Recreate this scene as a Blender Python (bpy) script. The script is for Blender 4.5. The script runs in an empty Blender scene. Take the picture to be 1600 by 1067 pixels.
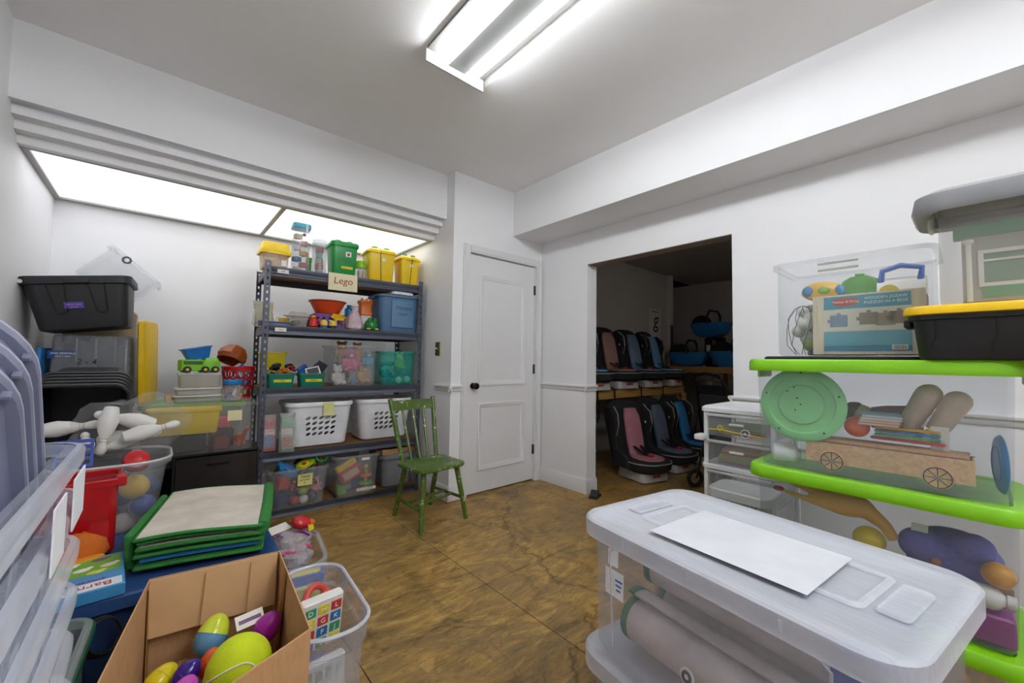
import bpy, bmesh, math, random
from mathutils import Matrix, Vector, Euler
S = bpy.context.scene
C = S.collection
R = math.radians

# ------------------------------------------------------------ camera, exposure, lights
def make_camera():
    yaw, pit, rol = R(41.109), R(2.714), R(0.8405)
    f = Vector((math.sin(yaw)*math.cos(pit), math.cos(yaw)*math.cos(pit), math.sin(pit)))
    rt = Vector((math.cos(yaw), -math.sin(yaw), 0)); up = rt.cross(f)
    c, s = math.cos(rol), math.sin(rol)
    r2 = c*rt + s*up; u2 = -s*rt + c*up
    m = Matrix((r2, u2, -f)).transposed().to_4x4(); m.translation = (0, 0, 1.13)
    cam = bpy.data.cameras.new('camera'); o = bpy.data.objects.new('camera', cam); C.objects.link(o)
    o.matrix_world = m
    cam.sensor_width = 36; cam.sensor_fit = 'HORIZONTAL'; cam.lens = 629.75/1600*36
    cam.clip_start = 0.02; cam.clip_end = 60
    S.camera = o
make_camera()
w = bpy.data.worlds.new('world'); S.world = w; w.use_nodes = True
w.node_tree.nodes['Background'].inputs[0].default_value = (0.8, 0.85, 0.9, 1)
w.node_tree.nodes['Background'].inputs[1].default_value = 0.0
S.view_settings.view_transform = 'Standard'; S.view_settings.look = 'None'
S.view_settings.exposure = 0.82; S.view_settings.gamma = 1; S.view_settings.use_curve_mapping = False
S.cycles.transparent_max_bounces = 48
S.cycles.max_bounces = 6; S.cycles.diffuse_bounces = 5
TUBE_POWER = 27.0
FILL_TUBE_POWER = 38.0  # strength of the two added fill fixtures behind the camera
PANEL_POWER = 0.92

# ------------------------------------------------------------ materials
def lin(h):
    h = h.lstrip('#'); o = []
    for i in (0, 2, 4):
        c = int(h[i:i+2], 16)/255
        o.append(c/12.92 if c <= .04045 else ((c+.055)/1.055)**2.4)
    return (*o, 1)
_M = {}
def nodes(name):
    m = bpy.data.materials.new(name); m.use_nodes = True
    nt = m.node_tree; return m, nt, nt.nodes['Principled BSDF']
def link(nt, a, b): nt.links.new(a, b)
def noise(nt, scale, detail=4, rough=.55, dist=0, coord='Object', vec=None, mscale=None):
    n = nt.nodes.new('ShaderNodeTexNoise'); n.inputs['Scale'].default_value = scale
    n.inputs['Detail'].default_value = detail; n.inputs['Roughness'].default_value = rough
    n.inputs['Distortion'].default_value = dist
    tc = nt.nodes.new('ShaderNodeTexCoord')
    if mscale:
        mp = nt.nodes.new('ShaderNodeMapping'); mp.inputs['Scale'].default_value = mscale
        link(nt, tc.outputs[coord], mp.inputs[0]); link(nt, mp.outputs[0], n.inputs['Vector'])
    else: link(nt, tc.outputs[coord], n.inputs['Vector'])
    return n
def ramp(nt, inp, stops):
    r = nt.nodes.new('ShaderNodeValToRGB'); e = r.color_ramp.elements
    while len(e) < len(stops): e.new(.5)
    for k, (p, c) in enumerate(stops): e[k].position = p; e[k].color = c if len(c) == 4 else (*c, 1)
    link(nt, inp, r.inputs[0]); return r
def bump(nt, b, h, strength=.2, dist=.002):
    n = nt.nodes.new('ShaderNodeBump'); n.inputs['Strength'].default_value = strength; n.inputs['Distance'].default_value = dist
    link(nt, h, n.inputs['Height']); link(nt, n.outputs[0], b.inputs['Normal'])
def mul(c, k): return (min(c[0]*k, 1), min(c[1]*k, 1), min(c[2]*k, 1), 1)
def plastic(hexc, rough=.38, metal=0.0, var=.06, bmp=0.0, bscale=60):
    k = ('p', hexc, rough, metal, var, bmp, bscale)
    if k in _M: return _M[k]
    m, nt, b = nodes('plastic_' + hexc.strip('#')); c = lin(hexc)
    n = noise(nt, 9, 3)
    r = ramp(nt, n.outputs[0], [(.3, mul(c, 1-var)), (.7, mul(c, 1+var))])
    link(nt, r.outputs[0], b.inputs['Base Color'])
    b.inputs['Roughness'].default_value = rough; b.inputs['Metallic'].default_value = metal
    if bmp:
        n2 = noise(nt, bscale, 3); bump(nt, b, n2.outputs[0], bmp, .004)
    _M[k] = m; return m
def metal(hexc, rough=.35): return plastic(hexc, rough, 1.0, .05)
def fabric(hexc, scale=220, bmp=.5): return plastic(hexc, .9, 0, .14, bmp, scale)
def clear(hexc='#e8ebf2', alpha=.2, rough=.22, frost=False):
    """thin clear plastic: part of the light goes straight through, the rest is a glossy pale plastic"""
    k = ('c', hexc, alpha, rough, frost)
    if k in _M: return _M[k]
    m, nt, b = nodes('clear_' + hexc.strip('#')); c = lin(hexc)
    b.inputs['Base Color'].default_value = c; b.inputs['Roughness'].default_value = rough
    out = nt.nodes['Material Output']
    tr = nt.nodes.new('ShaderNodeBsdfTransparent'); t = tuple(.75+.25*x for x in c[:3]); tr.inputs[0].default_value = (*t, 1)
    mx = nt.nodes.new('ShaderNodeMixShader')
    link(nt, tr.outputs[0], mx.inputs[1]); link(nt, b.outputs[0], mx.inputs[2])
    n = noise(nt, 7 if not frost else 40, 5, .6, 0, mscale=(1, 1, 1) if not frost else (4, .3, 1))
    mr = nt.nodes.new('ShaderNodeMapRange'); mr.inputs[1].default_value = .3; mr.inputs[2].default_value = .7
    v = .18 if not frost else .07; mr.inputs[3].default_value = alpha*(1-v); mr.inputs[4].default_value = min(alpha*(1+v), 1)
    link(nt, n.outputs[0], mr.inputs[0]); link(nt, mr.outputs[0], mx.inputs[0])
    link(nt, mx.outputs[0], out.inputs[0])
    _M[k] = m; return m
def film(hexc='#f2f4f8', alpha=.16):
    """crinkled clear bag film"""
    k = ('f', hexc, alpha)
    if k in _M: return _M[k]
    m = clear(hexc, alpha + .0001, .12).copy(); m.name = 'film_' + hexc.strip('#')
    nt = m.node_tree; b = nt.nodes['Principled BSDF']
    n = noise(nt, 22, 4, .6, 1.2); bump(nt, b, n.outputs[0], 1.0, .02)
    _M[k] = m; return m
def paint(hexc, rough=.55, bscale=90, bmp=.08):
    k = ('w', hexc, rough, bscale, bmp)
    if k in _M: return _M[k]
    m, nt, b = nodes('paint_' + hexc.strip('#')); c = lin(hexc)
    n = noise(nt, 1.3, 4); r = ramp(nt, n.outputs[0], [(.3, mul(c, .975)), (.7, mul(c, 1.02))])
    link(nt, r.outputs[0], b.inputs['Base Color']); b.inputs['Roughness'].default_value = rough
    n2 = noise(nt, bscale, 5); bump(nt, b, n2.outputs[0], bmp, .003)
    _M[k] = m; return m
def wood(hexc, scale=(1, 14, 14), rough=.6):
    k = ('wd', hexc, scale)
    if k in _M: return _M[k]
    m, nt, b = nodes('wood_' + hexc.strip('#')); c = lin(hexc)
    n = noise(nt, 5, 6, .6, .8, mscale=scale)
    r = ramp(nt, n.outputs[0], [(.25, mul(c, .72)), (.5, c), (.75, mul(c, 1.18))])
    link(nt, r.outputs[0], b.inputs['Base Color']); b.inputs['Roughness'].default_value = rough
    bump(nt, b, n.outputs[0], .15, .002)
    _M[k] = m; return m
def emit(hexc, power):
    k = ('e', hexc, power)
    if k in _M: return _M[k]
    m, nt, b = nodes('light_' + hexc.strip('#'))
    b.inputs['Base Color'].default_value = lin(hexc); b.inputs['Emission Color'].default_value = lin(hexc)
    b.inputs['Emission Strength'].default_value = power
    _M[k] = m; return m
def cardboard():
    k = 'cardboard'
    if k in _M: return _M[k]
    m, nt, b = nodes('cardboard'); c = lin('#c79a6c')
    n = noise(nt, 30, 5, .6, 0, mscale=(6, 1, 1)); r = ramp(nt, n.outputs[0], [(.3, mul(c, .9)), (.7, mul(c, 1.08))])
    link(nt, r.outputs[0], b.inputs['Base Color']); b.inputs['Roughness'].default_value = .85
    bump(nt, b, n.outputs[0], .1, .002)
    _M[k] = m; return m

# ------------------------------------------------------------ mesh building
def rr(w, d, r, n=5):
    """rounded rectangle, counter-clockwise"""
    r = min(r, w/2-1e-4, d/2-1e-4); p = []
    for cx, cy, a0 in ((w/2-r, d/2-r, 0), (-w/2+r, d/2-r, 90), (-w/2+r, -d/2+r, 180), (w/2-r, -d/2+r, 270)):
        for i in range(n+1):
            a = R(a0 + 90*i/n); p.append((cx+r*math.cos(a), cy+r*math.sin(a)))
    return p
class MB:
    def __init__(s): s.v = []; s.f = []; s.T = Matrix()
    def at(s, loc=(0,0,0), rot=(0,0,0), sc=(1,1,1)):
        s.T = Matrix.LocRotScale(Vector(loc), Euler([R(a) for a in rot]), Vector(sc)); return s
    def add(s, vs, fs):
        o = len(s.v); s.v += [s.T @ Vector(p) for p in vs]; s.f += [tuple(i+o for i in f) for f in fs]; return s
    def box(s, x0, x1, y0, y1, z0, z1):
        return s.add([(x,y,z) for z in (z0,z1) for y in (y0,y1) for x in (x0,x1)],
                     [(0,2,3,1),(4,5,7,6),(0,1,5,4),(2,6,7,3),(0,4,6,2),(1,3,7,5)])
    def loft(s, rings, cap0=True, cap1=True, closed=True):
        n = len(rings[0]); vs = [p for r in rings for p in r]; fs = []
        for i in range(len(rings)-1):
            for j in range(n if closed else n-1):
                k = (j+1) % n
                fs.append((i*n+j, i*n+k, (i+1)*n+k, (i+1)*n+j))
        if cap0: fs.append(tuple(reversed(range(n))))
        if cap1: fs.append(tuple((len(rings)-1)*n+j for j in range(n)))
        return s.add(vs, fs)
    def rloft(s, prof, n=5, cap0=True, cap1=True):
        """prof: (w, d, r, z)"""
        return s.loft([[(x, y, z) for x, y in rr(w, d, r, n)] for w, d, r, z in prof], cap0, cap1)
    def rbox(s, sx, sy, sz, r=.01, b=.004, n=3):
        b = min(b, sz/2.01)
        return s.rloft([(sx-2*b, sy-2*b, max(r-b, .0005), 0), (sx, sy, r, b), (sx, sy, r, sz-b), (sx-2*b, sy-2*b, max(r-b, .0005), sz)], n)
    def lathe(s, prof, n=20, cap0=True, cap1=True):
        return s.loft([[(r*math.cos(2*math.pi*j/n), r*math.sin(2*math.pi*j/n), z) for j in range(n)] for r, z in prof], cap0, cap1)
    def ball(s, rx, ry=None, rz=None, n=16, m=10, c=(0,0,0)):
        ry = ry or rx; rz = rz or rx
        rings = []
        for i in range(1, m):
            a = math.pi*i/m - math.pi/2
            rings.append([(c[0]+rx*math.cos(a)*math.cos(2*math.pi*j/n), c[1]+ry*math.cos(a)*math.sin(2*math.pi*j/n), c[2]+rz*math.sin(a)) for j in range(n)])
        return s.loft(rings)
    def tube(s, pts, r, n=8, closed=False):
        P = [Vector(p) for p in pts]; rs = r if isinstance(r, (list, tuple)) else [r]*len(P); rings = []
        ref = None
        for i, p in enumerate(P):
            if closed: t = (P[(i+1) % len(P)] - P[i-1]).normalized()
            else: t = (P[min(i+1, len(P)-1)] - P[max(i-1, 0)]).normalized()
            if ref is None: ref = Vector((0,0,1)) if abs(t.z) < .9 else Vector((1,0,0))
            a = t.cross(ref)
            if a.length < 1e-4: a = t.cross(Vector((1,0,0)))
            a.normalize(); b2 = a.cross(t).normalized(); ref = b2
            rings.append([tuple(p + rs[i]*(math.cos(2*math.pi*j/n)*a + math.sin(2*math.pi*j/n)*b2)) for j in range(n)])
        if closed: rings.append(rings[0]); return s.loft(rings, False, False)
        return s.loft(rings)
    def prism(s, poly, z0, z1):
        return s.loft([[(x, y, z0) for x, y in poly], [(x, y, z1) for x, y in poly]])
    def torus(s, R1, r, n=24, m=8):
        return s.tube([(R1*math.cos(2*math.pi*i/n), R1*math.sin(2*math.pi*i/n), 0) for i in range(n)], r, m, True)
    def strip(s, pts, width, th, axis=(0,0,1)):
        """flat band following pts"""
        P = [Vector(p) for p in pts]; ax = Vector(axis).normalized(); rings = []
        for i, p in enumerate(P):
            t = (P[min(i+1, len(P)-1)] - P[max(i-1, 0)]).normalized(); nn = t.cross(ax).normalized()
            w = ax*width/2; q = nn*th/2
            rings.append([tuple(p+w+q), tuple(p-w+q), tuple(p-w-q), tuple(p+w-q)])
        return s.loft(rings)
def obj(name, mb, mat, parent=None, loc=None, rot=None, smooth=40, kind=None, label=None):
    if isinstance(mb, bpy.types.Mesh): me = mb
    else:
        me = bpy.data.meshes.new(name); me.from_pydata([tuple(v) for v in mb.v], [], mb.f); me.validate(); 
        bm = bmesh.new(); bm.from_mesh(me); bmesh.ops.recalc_face_normals(bm, faces=bm.faces); bm.to_mesh(me); bm.free()
        if smooth:
            me.shade_smooth(); me.set_sharp_from_angle(angle=R(smooth))
        me.materials.append(mat)
    o = bpy.data.objects.new(name, me); C.objects.link(o)
    if parent: o.parent = parent
    if loc is not None: o.location = loc
    if rot is not None: o.rotation_euler = [R(a) for a in rot]
    if kind: o['kind'] = kind
    if label: o['label'] = label
    return o
def tag(o, label, cat, group=None):
    o['label'] = label; o['category'] = cat
    if group: o['group'] = group
    return o
def thing(name, label, cat, loc=(0,0,0), rot=(0,0,0), group=None):
    o = bpy.data.objects.new(name, None); C.objects.link(o); o.empty_display_size = .05
    o.location = loc; o.rotation_euler = [R(a) for a in rot] if not isinstance(rot, (int, float)) else (0, 0, R(rot))
    return tag(o, label, cat, group)
def single(name, mb, mat, label, cat, loc=(0,0,0), rot=(0,0,0), group=None, smooth=40):
    if isinstance(rot, (int, float)): rot = (0, 0, rot)
    return tag(obj(name, mb, mat, None, loc, rot, smooth), label, cat, group)
def dup(root, loc, rot=(0,0,0), label=None, group=None, mats=None):
    r = root.copy(); C.objects.link(r); r.location = loc; r.rotation_euler = [R(a) for a in rot] if not isinstance(rot, (int, float)) else (0, 0, R(rot))
    if label: r['label'] = label
    if group: r['group'] = group
    for ch in list(root.children):
        c = ch.copy(); C.objects.link(c); c.parent = r
        for g in ch.children:
            d = g.copy(); C.objects.link(d); d.parent = c
    return r
def text_mesh(txt, size, depth=.0006, shear=0):
    cu = bpy.data.curves.new('txt', 'FONT'); cu.body = txt; cu.size = size; cu.extrude = depth; cu.align_x = 'CENTER'; cu.align_y = 'CENTER'; cu.shear = shear
    cu.resolution_u = 3
    o = bpy.data.objects.new('txt', cu); C.objects.link(o)
    dg = bpy.context.evaluated_depsgraph_get(); dg.update()
    me = bpy.data.meshes.new_from_object(o.evaluated_get(dg)); bpy.data.objects.remove(o); bpy.data.curves.remove(cu)
    return me
def lettering(txt, size, mat, parent, loc, rot=(0,0,0), shear=0, name='lettering'):
    me = text_mesh(txt, size, shear=shear); me.name = name
    me.materials.clear(); me.materials.append(mat)
    return obj(name, me, mat, parent, loc, rot)
def struct(name, mb, mat, parent=None, smooth=30):
    o = obj(name, mb, mat, parent, smooth=smooth)
    if not parent: o['kind'] = 'structure'
    return o

# ============================================================ THE SETTING
XL, XR, YD, XA, YB, CE, YN = -.578, 2.80, 2.78, 1.776, 4.05, 2.69, -1.9
OY0, OY1, OZ = 1.026, 2.215, 1.985            # opening in the right wall
WALL = paint('#e8e8ea'); CEIL = paint('#f3f3f4'); TRIM = paint('#dadadb', .35, 40, .03)
def floor_mat():
    m, nt, b = nodes('stained_concrete')
    n1 = noise(nt, 1.1, 9, .62, 1.4); n2 = noise(nt, 4.5, 9, .72, 1.6, mscale=(.8, 1.7, 1)); n3 = noise(nt, 26, 8, .75, .8, mscale=(.45, 2.2, 1)); n4 = noise(nt, 2.3, 10, .7, 2.2)
    a = ramp(nt, n1.outputs[0], [(.32, lin('#77623f')), (.44, lin('#8f7345')), (.52, lin('#9c7a3e')), (.62, lin('#b98f48')), (.72, lin('#9d8350'))])
    bb = ramp(nt, n2.outputs[0], [(.32, lin('#57462b')), (.47, lin('#8f7344')), (.58, lin('#bd9854')), (.70, lin('#e2c88c'))])
    mx = nt.nodes.new('ShaderNodeMix'); mx.data_type = 'RGBA'; mx.inputs[0].default_value = .5
    link(nt, a.outputs[0], mx.inputs[6]); link(nt, bb.outputs[0], mx.inputs[7])
    cr = ramp(nt, n3.outputs[0], [(.30, (.42, .38, .32, 1)), (.47, (.95, .93, .9, 1)), (.60, (1.1, 1.08, 1.0, 1)), (.72, (1.75, 1.65, 1.4, 1))])
    m2 = nt.nodes.new('ShaderNodeMix'); m2.data_type = 'RGBA'; m2.blend_type = 'MULTIPLY'; m2.inputs[0].default_value = .85
    link(nt, mx.outputs[2], m2.inputs[6]); link(nt, cr.outputs[0], m2.inputs[7])
    st = ramp(nt, n4.outputs[0], [(.36, (.55, .52, .48, 1)), (.47, (1, 1, 1, 1)), (.60, (1, 1, 1, 1)), (.68, (1.35, 1.3, 1.15, 1))])
    m4 = nt.nodes.new('ShaderNodeMix'); m4.data_type = 'RGBA'; m4.blend_type = 'MULTIPLY'; m4.inputs[0].default_value = .9
    link(nt, m2.outputs[2], m4.inputs[6]); link(nt, st.outputs[0], m4.inputs[7]); m2 = m4
    # thin wandering cracks
    tc = nt.nodes.new('ShaderNodeTexCoord'); nz = noise(nt, 2.2, 5, .6)
    ad = nt.nodes.new('ShaderNodeVectorMath'); ad.operation = 'MULTIPLY_ADD'; ad.inputs[1].default_value = (.5, .5, .5)
    link(nt, nz.outputs[1], ad.inputs[0]); link(nt, tc.outputs['Object'], ad.inputs[2])
    vo = nt.nodes.new('ShaderNodeTexVoronoi'); vo.feature = 'DISTANCE_TO_EDGE'; vo.inputs['Scale'].default_value = .55
    link(nt, ad.outputs[0], vo.inputs['Vector'])
    ck = ramp(nt, vo.outputs['Distance'], [(0, (.3, .26, .2, 1)), (.006, (1, 1, 1, 1))])
    m3 = nt.nodes.new('ShaderNodeMix'); m3.data_type = 'RGBA'; m3.blend_type = 'MULTIPLY'; m3.inputs[0].default_value = .7
    link(nt, m2.outputs[2], m3.inputs[6]); link(nt, ck.outputs[0], m3.inputs[7])
    link(nt, m3.outputs[2], b.inputs['Base Color'])
    rg = ramp(nt, n2.outputs[0], [(.3, (.3,)*3), (.7, (.55,)*3)]); link(nt, rg.outputs[0], b.inputs['Roughness'])
    bump(nt, b, n3.outputs[0], .25, .004)
    return m
FLOOR = floor_mat()
JOINT = plastic('#3d2f1c', .9)
def slab():
    """floor slabs with the saw-cut control joints left open between them"""
    xs = [XL-.2, .604, 1.292, 2.58, 9.0]; ys = [YN-.2, .35, 1.652, 2.95, 4.6]
    g = .004; mb = MB()
    for i in range(4):
        for j in range(4):
            mb.box(xs[i]+g*.5, xs[i+1]-g*.5, ys[j]+g*.5, ys[j+1]-g*.5, -.06, 0)
    return mb
fl = struct('floor', slab(), FLOOR)
struct('joint_bed', MB().box(XL-.2, 9.0, YN-.2, 4.6, -.09, -.006), JOINT, fl)

struct('ceiling', MB().box(XL-.1, XR+.01, YN-.1, YB+.1, CE, CE+.1), CEIL)
struct('wall_left', MB().box(XL-.12, XL, YN-.12, YB+.12, 0, CE), WALL)
struct('wall_near', MB().box(XL, XR, YN-.12, YN, 0, CE), WALL)
struct('wall_alcove', MB().box(XL, XA, YB, YB+.12, 0, CE), WALL)
# door wall with the doorway, and the pier that closes the alcove
DX0, DX1, DZ = 1.940, 2.722, 2.04
struct('wall_far', MB().box(XA, DX0, YD, YB+.12, 0, CE).box(DX1, XR+.13, YD, YD+.12, 0, CE).box(DX0, DX1, YD, YD+.12, DZ, CE).box(DX0, DX1, YD+.3, YD+.34, 0, CE), WALL)
# right wall with the wide opening
mb = MB().box(XR, XR+.13, OY1, YD, 0, CE).box(XR, XR+.13, YN-.12, OY0, 0, CE).box(XR, XR+.13, OY0, OY1, OZ, CE)
struct('wall_right', mb, WALL)
struct('trim_lintel', MB().box(XR+.005, XR+.125, OY0, OY1, OZ-.004, OZ), plastic('#8d8177', .8))
# bulkhead along the right wall
struct('ceiling_bulkhead', MB().box(2.42, XR, YN, YD, 2.28, CE), WALL)
# stepped soffit over the alcove
sf = MB().box(XL, XA, 2.898, YB, 2.345, CE)
sf.box(XL, XA, 2.898, 2.93, 2.315, 2.345)
struct('ceiling_soffit', sf, WALL)
for k, (y, z0, z1) in enumerate(((2.965, 2.268, 2.315), (3.025, 2.219, 2.268), (3.09, 2.174, 2.219))):
    struct('trim_step', MB().box(XL, XA, y, 3.13, z0, z1), WALL)

# chair rails, baseboards
def profile_run(prof, p0, p1, out):
    """moulding: prof is (offset out of wall, z) pairs; run from p0 to p1 (2-D), out is the outward 2-D normal"""
    mb = MB(); a = []; b = []
    for o, z in prof:
        a.append((p0[0]+out[0]*o, p0[1]+out[1]*o, z)); b.append((p1[0]+out[0]*o, p1[1]+out[1]*o, z))
    mb.loft([a, b]); return mb
RAIL = [(0, .925), (.022, .925), (.026, .917), (.024, .906), (.014, .896), (.012, .880), (.006, .872), (0, .870)]
BASE = [(0, .118), (.010, .118), (.013, .108), (.017, .100), (.018, .0), (0, 0)]
def rail(n, prof, p0, p1, out): struct(n, profile_run(prof, p0, p1, out), TRIM)
rail('trim_rail', RAIL, (XR, OY1), (XR, YD), (-1, 0)); rail('baseboard_right', BASE, (XR, OY1-.018), (XR, YD), (-1, 0))
rail('trim_rail', RAIL, (XR-.026, OY1), (XR+.13, OY1), (0, -1)); rail('baseboard_jamb', BASE, (XR-.018, OY1), (XR+.13, OY1), (0, -1))
rail('trim_rail', RAIL, (XR, YN), (XR, OY0), (-1, 0)); rail('baseboard_right', BASE, (XR, YN), (XR, OY0), (-1, 0))
rail('trim_rail', RAIL, (XR-.026, OY0), (XR+.13, OY0), (0, 1))
rail('trim_rail', RAIL, (XA-.026, YD), (1.872, YD), (0, -1)); rail('baseboard_pier', BASE, (XA-.018, YD), (1.872, YD), (0, -1))
rail('trim_rail', RAIL, (XA, YD-.026), (XA, 3.0), (-1, 0)); rail('baseboard_alcove', BASE, (XA, YD-.018), (XA, YB), (-1, 0))
rail('baseboard_left', BASE, (XL, YN), (XL, YB), (1, 0))
rail('baseboard_back', BASE, (XL, YB), (XA, YB), (0, -1))
struct('trim_floor', MB().box(XA-.035, XA+.09, YD-.035, YD-.0185, 0, .006).box(XA-.035, XA-.0185, YD-.0185, 3.1, 0, .006), wood('#a4683a'))

# door
dr = thing('door_1', 'white two-panel door with black knob beside the alcove', 'door', (1.945, YD+.012, .012)); dr['kind'] = 'structure'; del dr['category']
W, Hh = .772, 2.02
pan = ((.135, .20, .637, .73), (.135, .92, .637, 1.84))
DOORM = paint('#dbdbdc', .4, 30, .03)
leaf = MB(); xs = [0, .135, .637, W]
leaf.box(0, .135, 0, .038, 0, Hh).box(.637, W, 0, .038, 0, Hh).box(.135, .637, 0, .038, 0, .20).box(.135, .637, 0, .038, .73, .92).box(.135, .637, 0, .038, 1.84, Hh)
obj('leaf', leaf, DOORM, dr)
for x0, z0, x1, z1 in pan:
    obj('panel', MB().box(x0-.002, x1+.002, .008, .03, z0-.002, z1+.002), DOORM, dr)
    mo = MB(); rings = []
    for ins, y in ((-.022, .001), (-.022, -.007), (-.012, -.012), (.0, -.006), (.012, -.001), (.024, .008), (.024, .012)):
        rings.append([(x0+ins, y, z0+ins), (x1-ins, y, z0+ins), (x1-ins, y, z1-ins), (x0+ins, y, z1-ins)])
    mo.loft(rings, False, False)
    obj('panel_moulding', mo, DOORM, dr)
kb = obj('knob', MB().at((.055, -.002, .90), (90, 0, 0)).lathe([(.026, 0), (.026, .006), (.012, .010), (.010, .03), (.024, .038), (.029, .052), (.024, .064), (.008, .068)], 20), metal('#3b3b3d', .22), dr)
for z in (.28, 1.04, 1.80):
    hg = MB().at((W+.004, -.006, z)).lathe([(.006, -.045), (.0065, -.044), (.0065, .044), (.006, .045)], 10)
    hg.at((0,0,0)).box(W-.012, W+.004, -.003, 0, z-.045, z+.045)
    obj('hinge', hg, metal('#5a5a5c', .4), dr)
cas = []
def casing(x0, x1, z0, z1):
    mb = MB()
    if x1-x0 < .2: mb.box(x0, x1, YD-.016, YD, z0, z1).box(x0+.012, x1-.012, YD-.022, YD-.016, z0, z1)
    else: mb.box(x0, x1, YD-.016, YD, z0, z1).box(x0, x1, YD-.022, YD-.016, z0+.012, z1-.012)
    return mb
struct('trim_casing', casing(1.872, 1.938, 0, 2.106), TRIM)
struct('trim_casing', casing(2.724, 2.79, 0, 2.106), TRIM)
struct('trim_casing', casing(1.938, 2.724, 2.042, 2.106), TRIM)

# light switch on the alcove side wall
sw = thing('light_switch', 'small brass light switch plate on the alcove side wall', 'switch', (XA, 2.99, 1.22))
obj('plate', MB().at((0,0,-.058), (0,0,0)).rbox(.012, .07, .116, .003, .002), metal('#8a8246', .4), sw)
obj('toggle', MB().at((-.006,0,0), (0,-70,0)).rbox(.008, .009, .02, .002, .002), plastic('#e7e2cf', .4), sw)
obj('screw', MB().at((-.006,0,.042), (0,-90,0)).lathe([(.003,0),(.003,.0015)], 8), metal('#aaa070', .3), sw)
obj('screw', MB().at((-.006,0,-.042), (0,-90,0)).lathe([(.003,0),(.003,.0015)], 8), metal('#aaa070', .3), sw)

# ceiling fluorescent fixture
def fixture(x0, x1, y0, y1, label, power):
    f = thing('ceiling_light', label, 'light', ((x0+x1)/2, (y0+y1)/2, CE)); w_, l_ = x1-x0, y1-y0
    obj('housing', MB().box(-w_/2+.004, w_/2-.004, -l_/2, l_/2, -.014, 0).box(-.05, .05, -l_/2+.01, l_/2-.01, -.04, -.014), plastic('#666664', .5), f)
    for s in (-1, 1):
        obj('end_cap', MB().box(-w_/2, w_/2, s*l_/2-.006, s*l_/2+.006, -.075, 0), plastic('#d8d8d6', .4), f)
        # tubes that shine through the ribbed lens
        obj('tube', MB().at((s*w_*.27, 0, -.048), (90, 0, 0)).lathe([(.016, -l_/2+.03), (.016, l_/2-.03)], 14), emit('#f7faff', power), f)
    pr = [(-w_/2, -.012), (-w_/2, -.06), (-w_/2+.012, -.074)]; n = 40
    for i in range(1, n):
        pr.append((-w_/2 + .012 + (w_-.024)*i/n, -.076 + (.002 if i % 2 else 0)))
    pr += [(w_/2-.012, -.074), (w_/2, -.06), (w_/2, -.012)]
    obj('lens', MB().loft([[(x, -l_/2, z) for x, z in pr], [(x, l_/2, z) for x, z in pr]], False, False, False), LENS, f)
    return f
def lens_mat():
    m, nt, b = nodes('ribbed_lens'); out = nt.nodes['Material Output']
    tr = nt.nodes.new('ShaderNodeBsdfTransparent'); tr.inputs[0].default_value = (.92, .92, .90, 1)
    b.inputs['Base Color'].default_value = (.8, .8, .78, 1); b.inputs['Roughness'].default_value = .25
    mx = nt.nodes.new('ShaderNodeMixShader'); mx.inputs[0].default_value = .06
    link(nt, tr.outputs[0], mx.inputs[1]); link(nt, b.outputs[0], mx.inputs[2]); link(nt, mx.outputs[0], out.inputs[0])
    return m
LENS = lens_mat()
fixture(.935, 1.287, .53, 1.755, 'long fluorescent ceiling fixture with ribbed clear lens and two tubes', TUBE_POWER)
for cy, lb in ((-.45, 'added crosswise fill fixture, out of view, over the middle of the room'), (-1.35, 'added crosswise fill fixture, out of view, beside the near wall')):  # two unseen fixtures added behind the camera as fill for the room
    ff = fixture(.935, 1.287, .53, 1.755, lb, FILL_TUBE_POWER); ff.location = (1.11, cy, CE); ff.rotation_euler = (0, 0, R(90))

# luminous panels over the alcove
GRID = plastic('#a9a8a4', .5)
ZP = 2.185
fr = thing('luminous_ceiling', 'pair of glowing white ceiling panels in a grey grid over the alcove', 'light', (0, 0, ZP))
for nme, a in (('front_bar', (XL, XA, 3.13, 3.16)), ('rear_bar', (XL, XA, 4.0, YB)), ('side_bar', (XL, XL+.03, 3.16, 4.0)), ('side_bar', (XA-.03, XA, 3.16, 4.0)), ('cross_bar', (.60, .63, 3.16, 4.0))):
    obj(nme, MB().box(a[0], a[1], a[2], a[3], -.012, .012 if nme != 'rear_bar' else .03), GRID, fr)
for x0, x1 in ((XL+.03, .60), (.63, XA-.03)):
    obj('diffuser_panel', MB().box(x0, x1, 3.16, 4.0, 0, .006), emit('#fbfcff', PANEL_POWER), fr)

# ---------------- the dark storage room behind the opening
RX0, RX1, RY0, RY1, RC = XR+.13, 7.0, .2, 3.15, 2.5
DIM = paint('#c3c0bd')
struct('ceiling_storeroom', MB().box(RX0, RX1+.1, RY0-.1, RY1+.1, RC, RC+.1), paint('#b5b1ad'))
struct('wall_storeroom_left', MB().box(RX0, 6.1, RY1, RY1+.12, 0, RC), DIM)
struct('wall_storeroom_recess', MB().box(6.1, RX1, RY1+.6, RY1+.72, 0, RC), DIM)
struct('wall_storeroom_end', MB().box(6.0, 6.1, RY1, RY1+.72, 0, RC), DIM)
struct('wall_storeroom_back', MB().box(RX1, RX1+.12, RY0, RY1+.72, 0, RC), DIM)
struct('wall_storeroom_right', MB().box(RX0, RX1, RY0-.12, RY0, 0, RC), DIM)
struct('trim_post', MB().box(5.97, 6.07, RY1-.05, RY1-.001, 0, RC), paint('#d8d4d0'))

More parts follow.
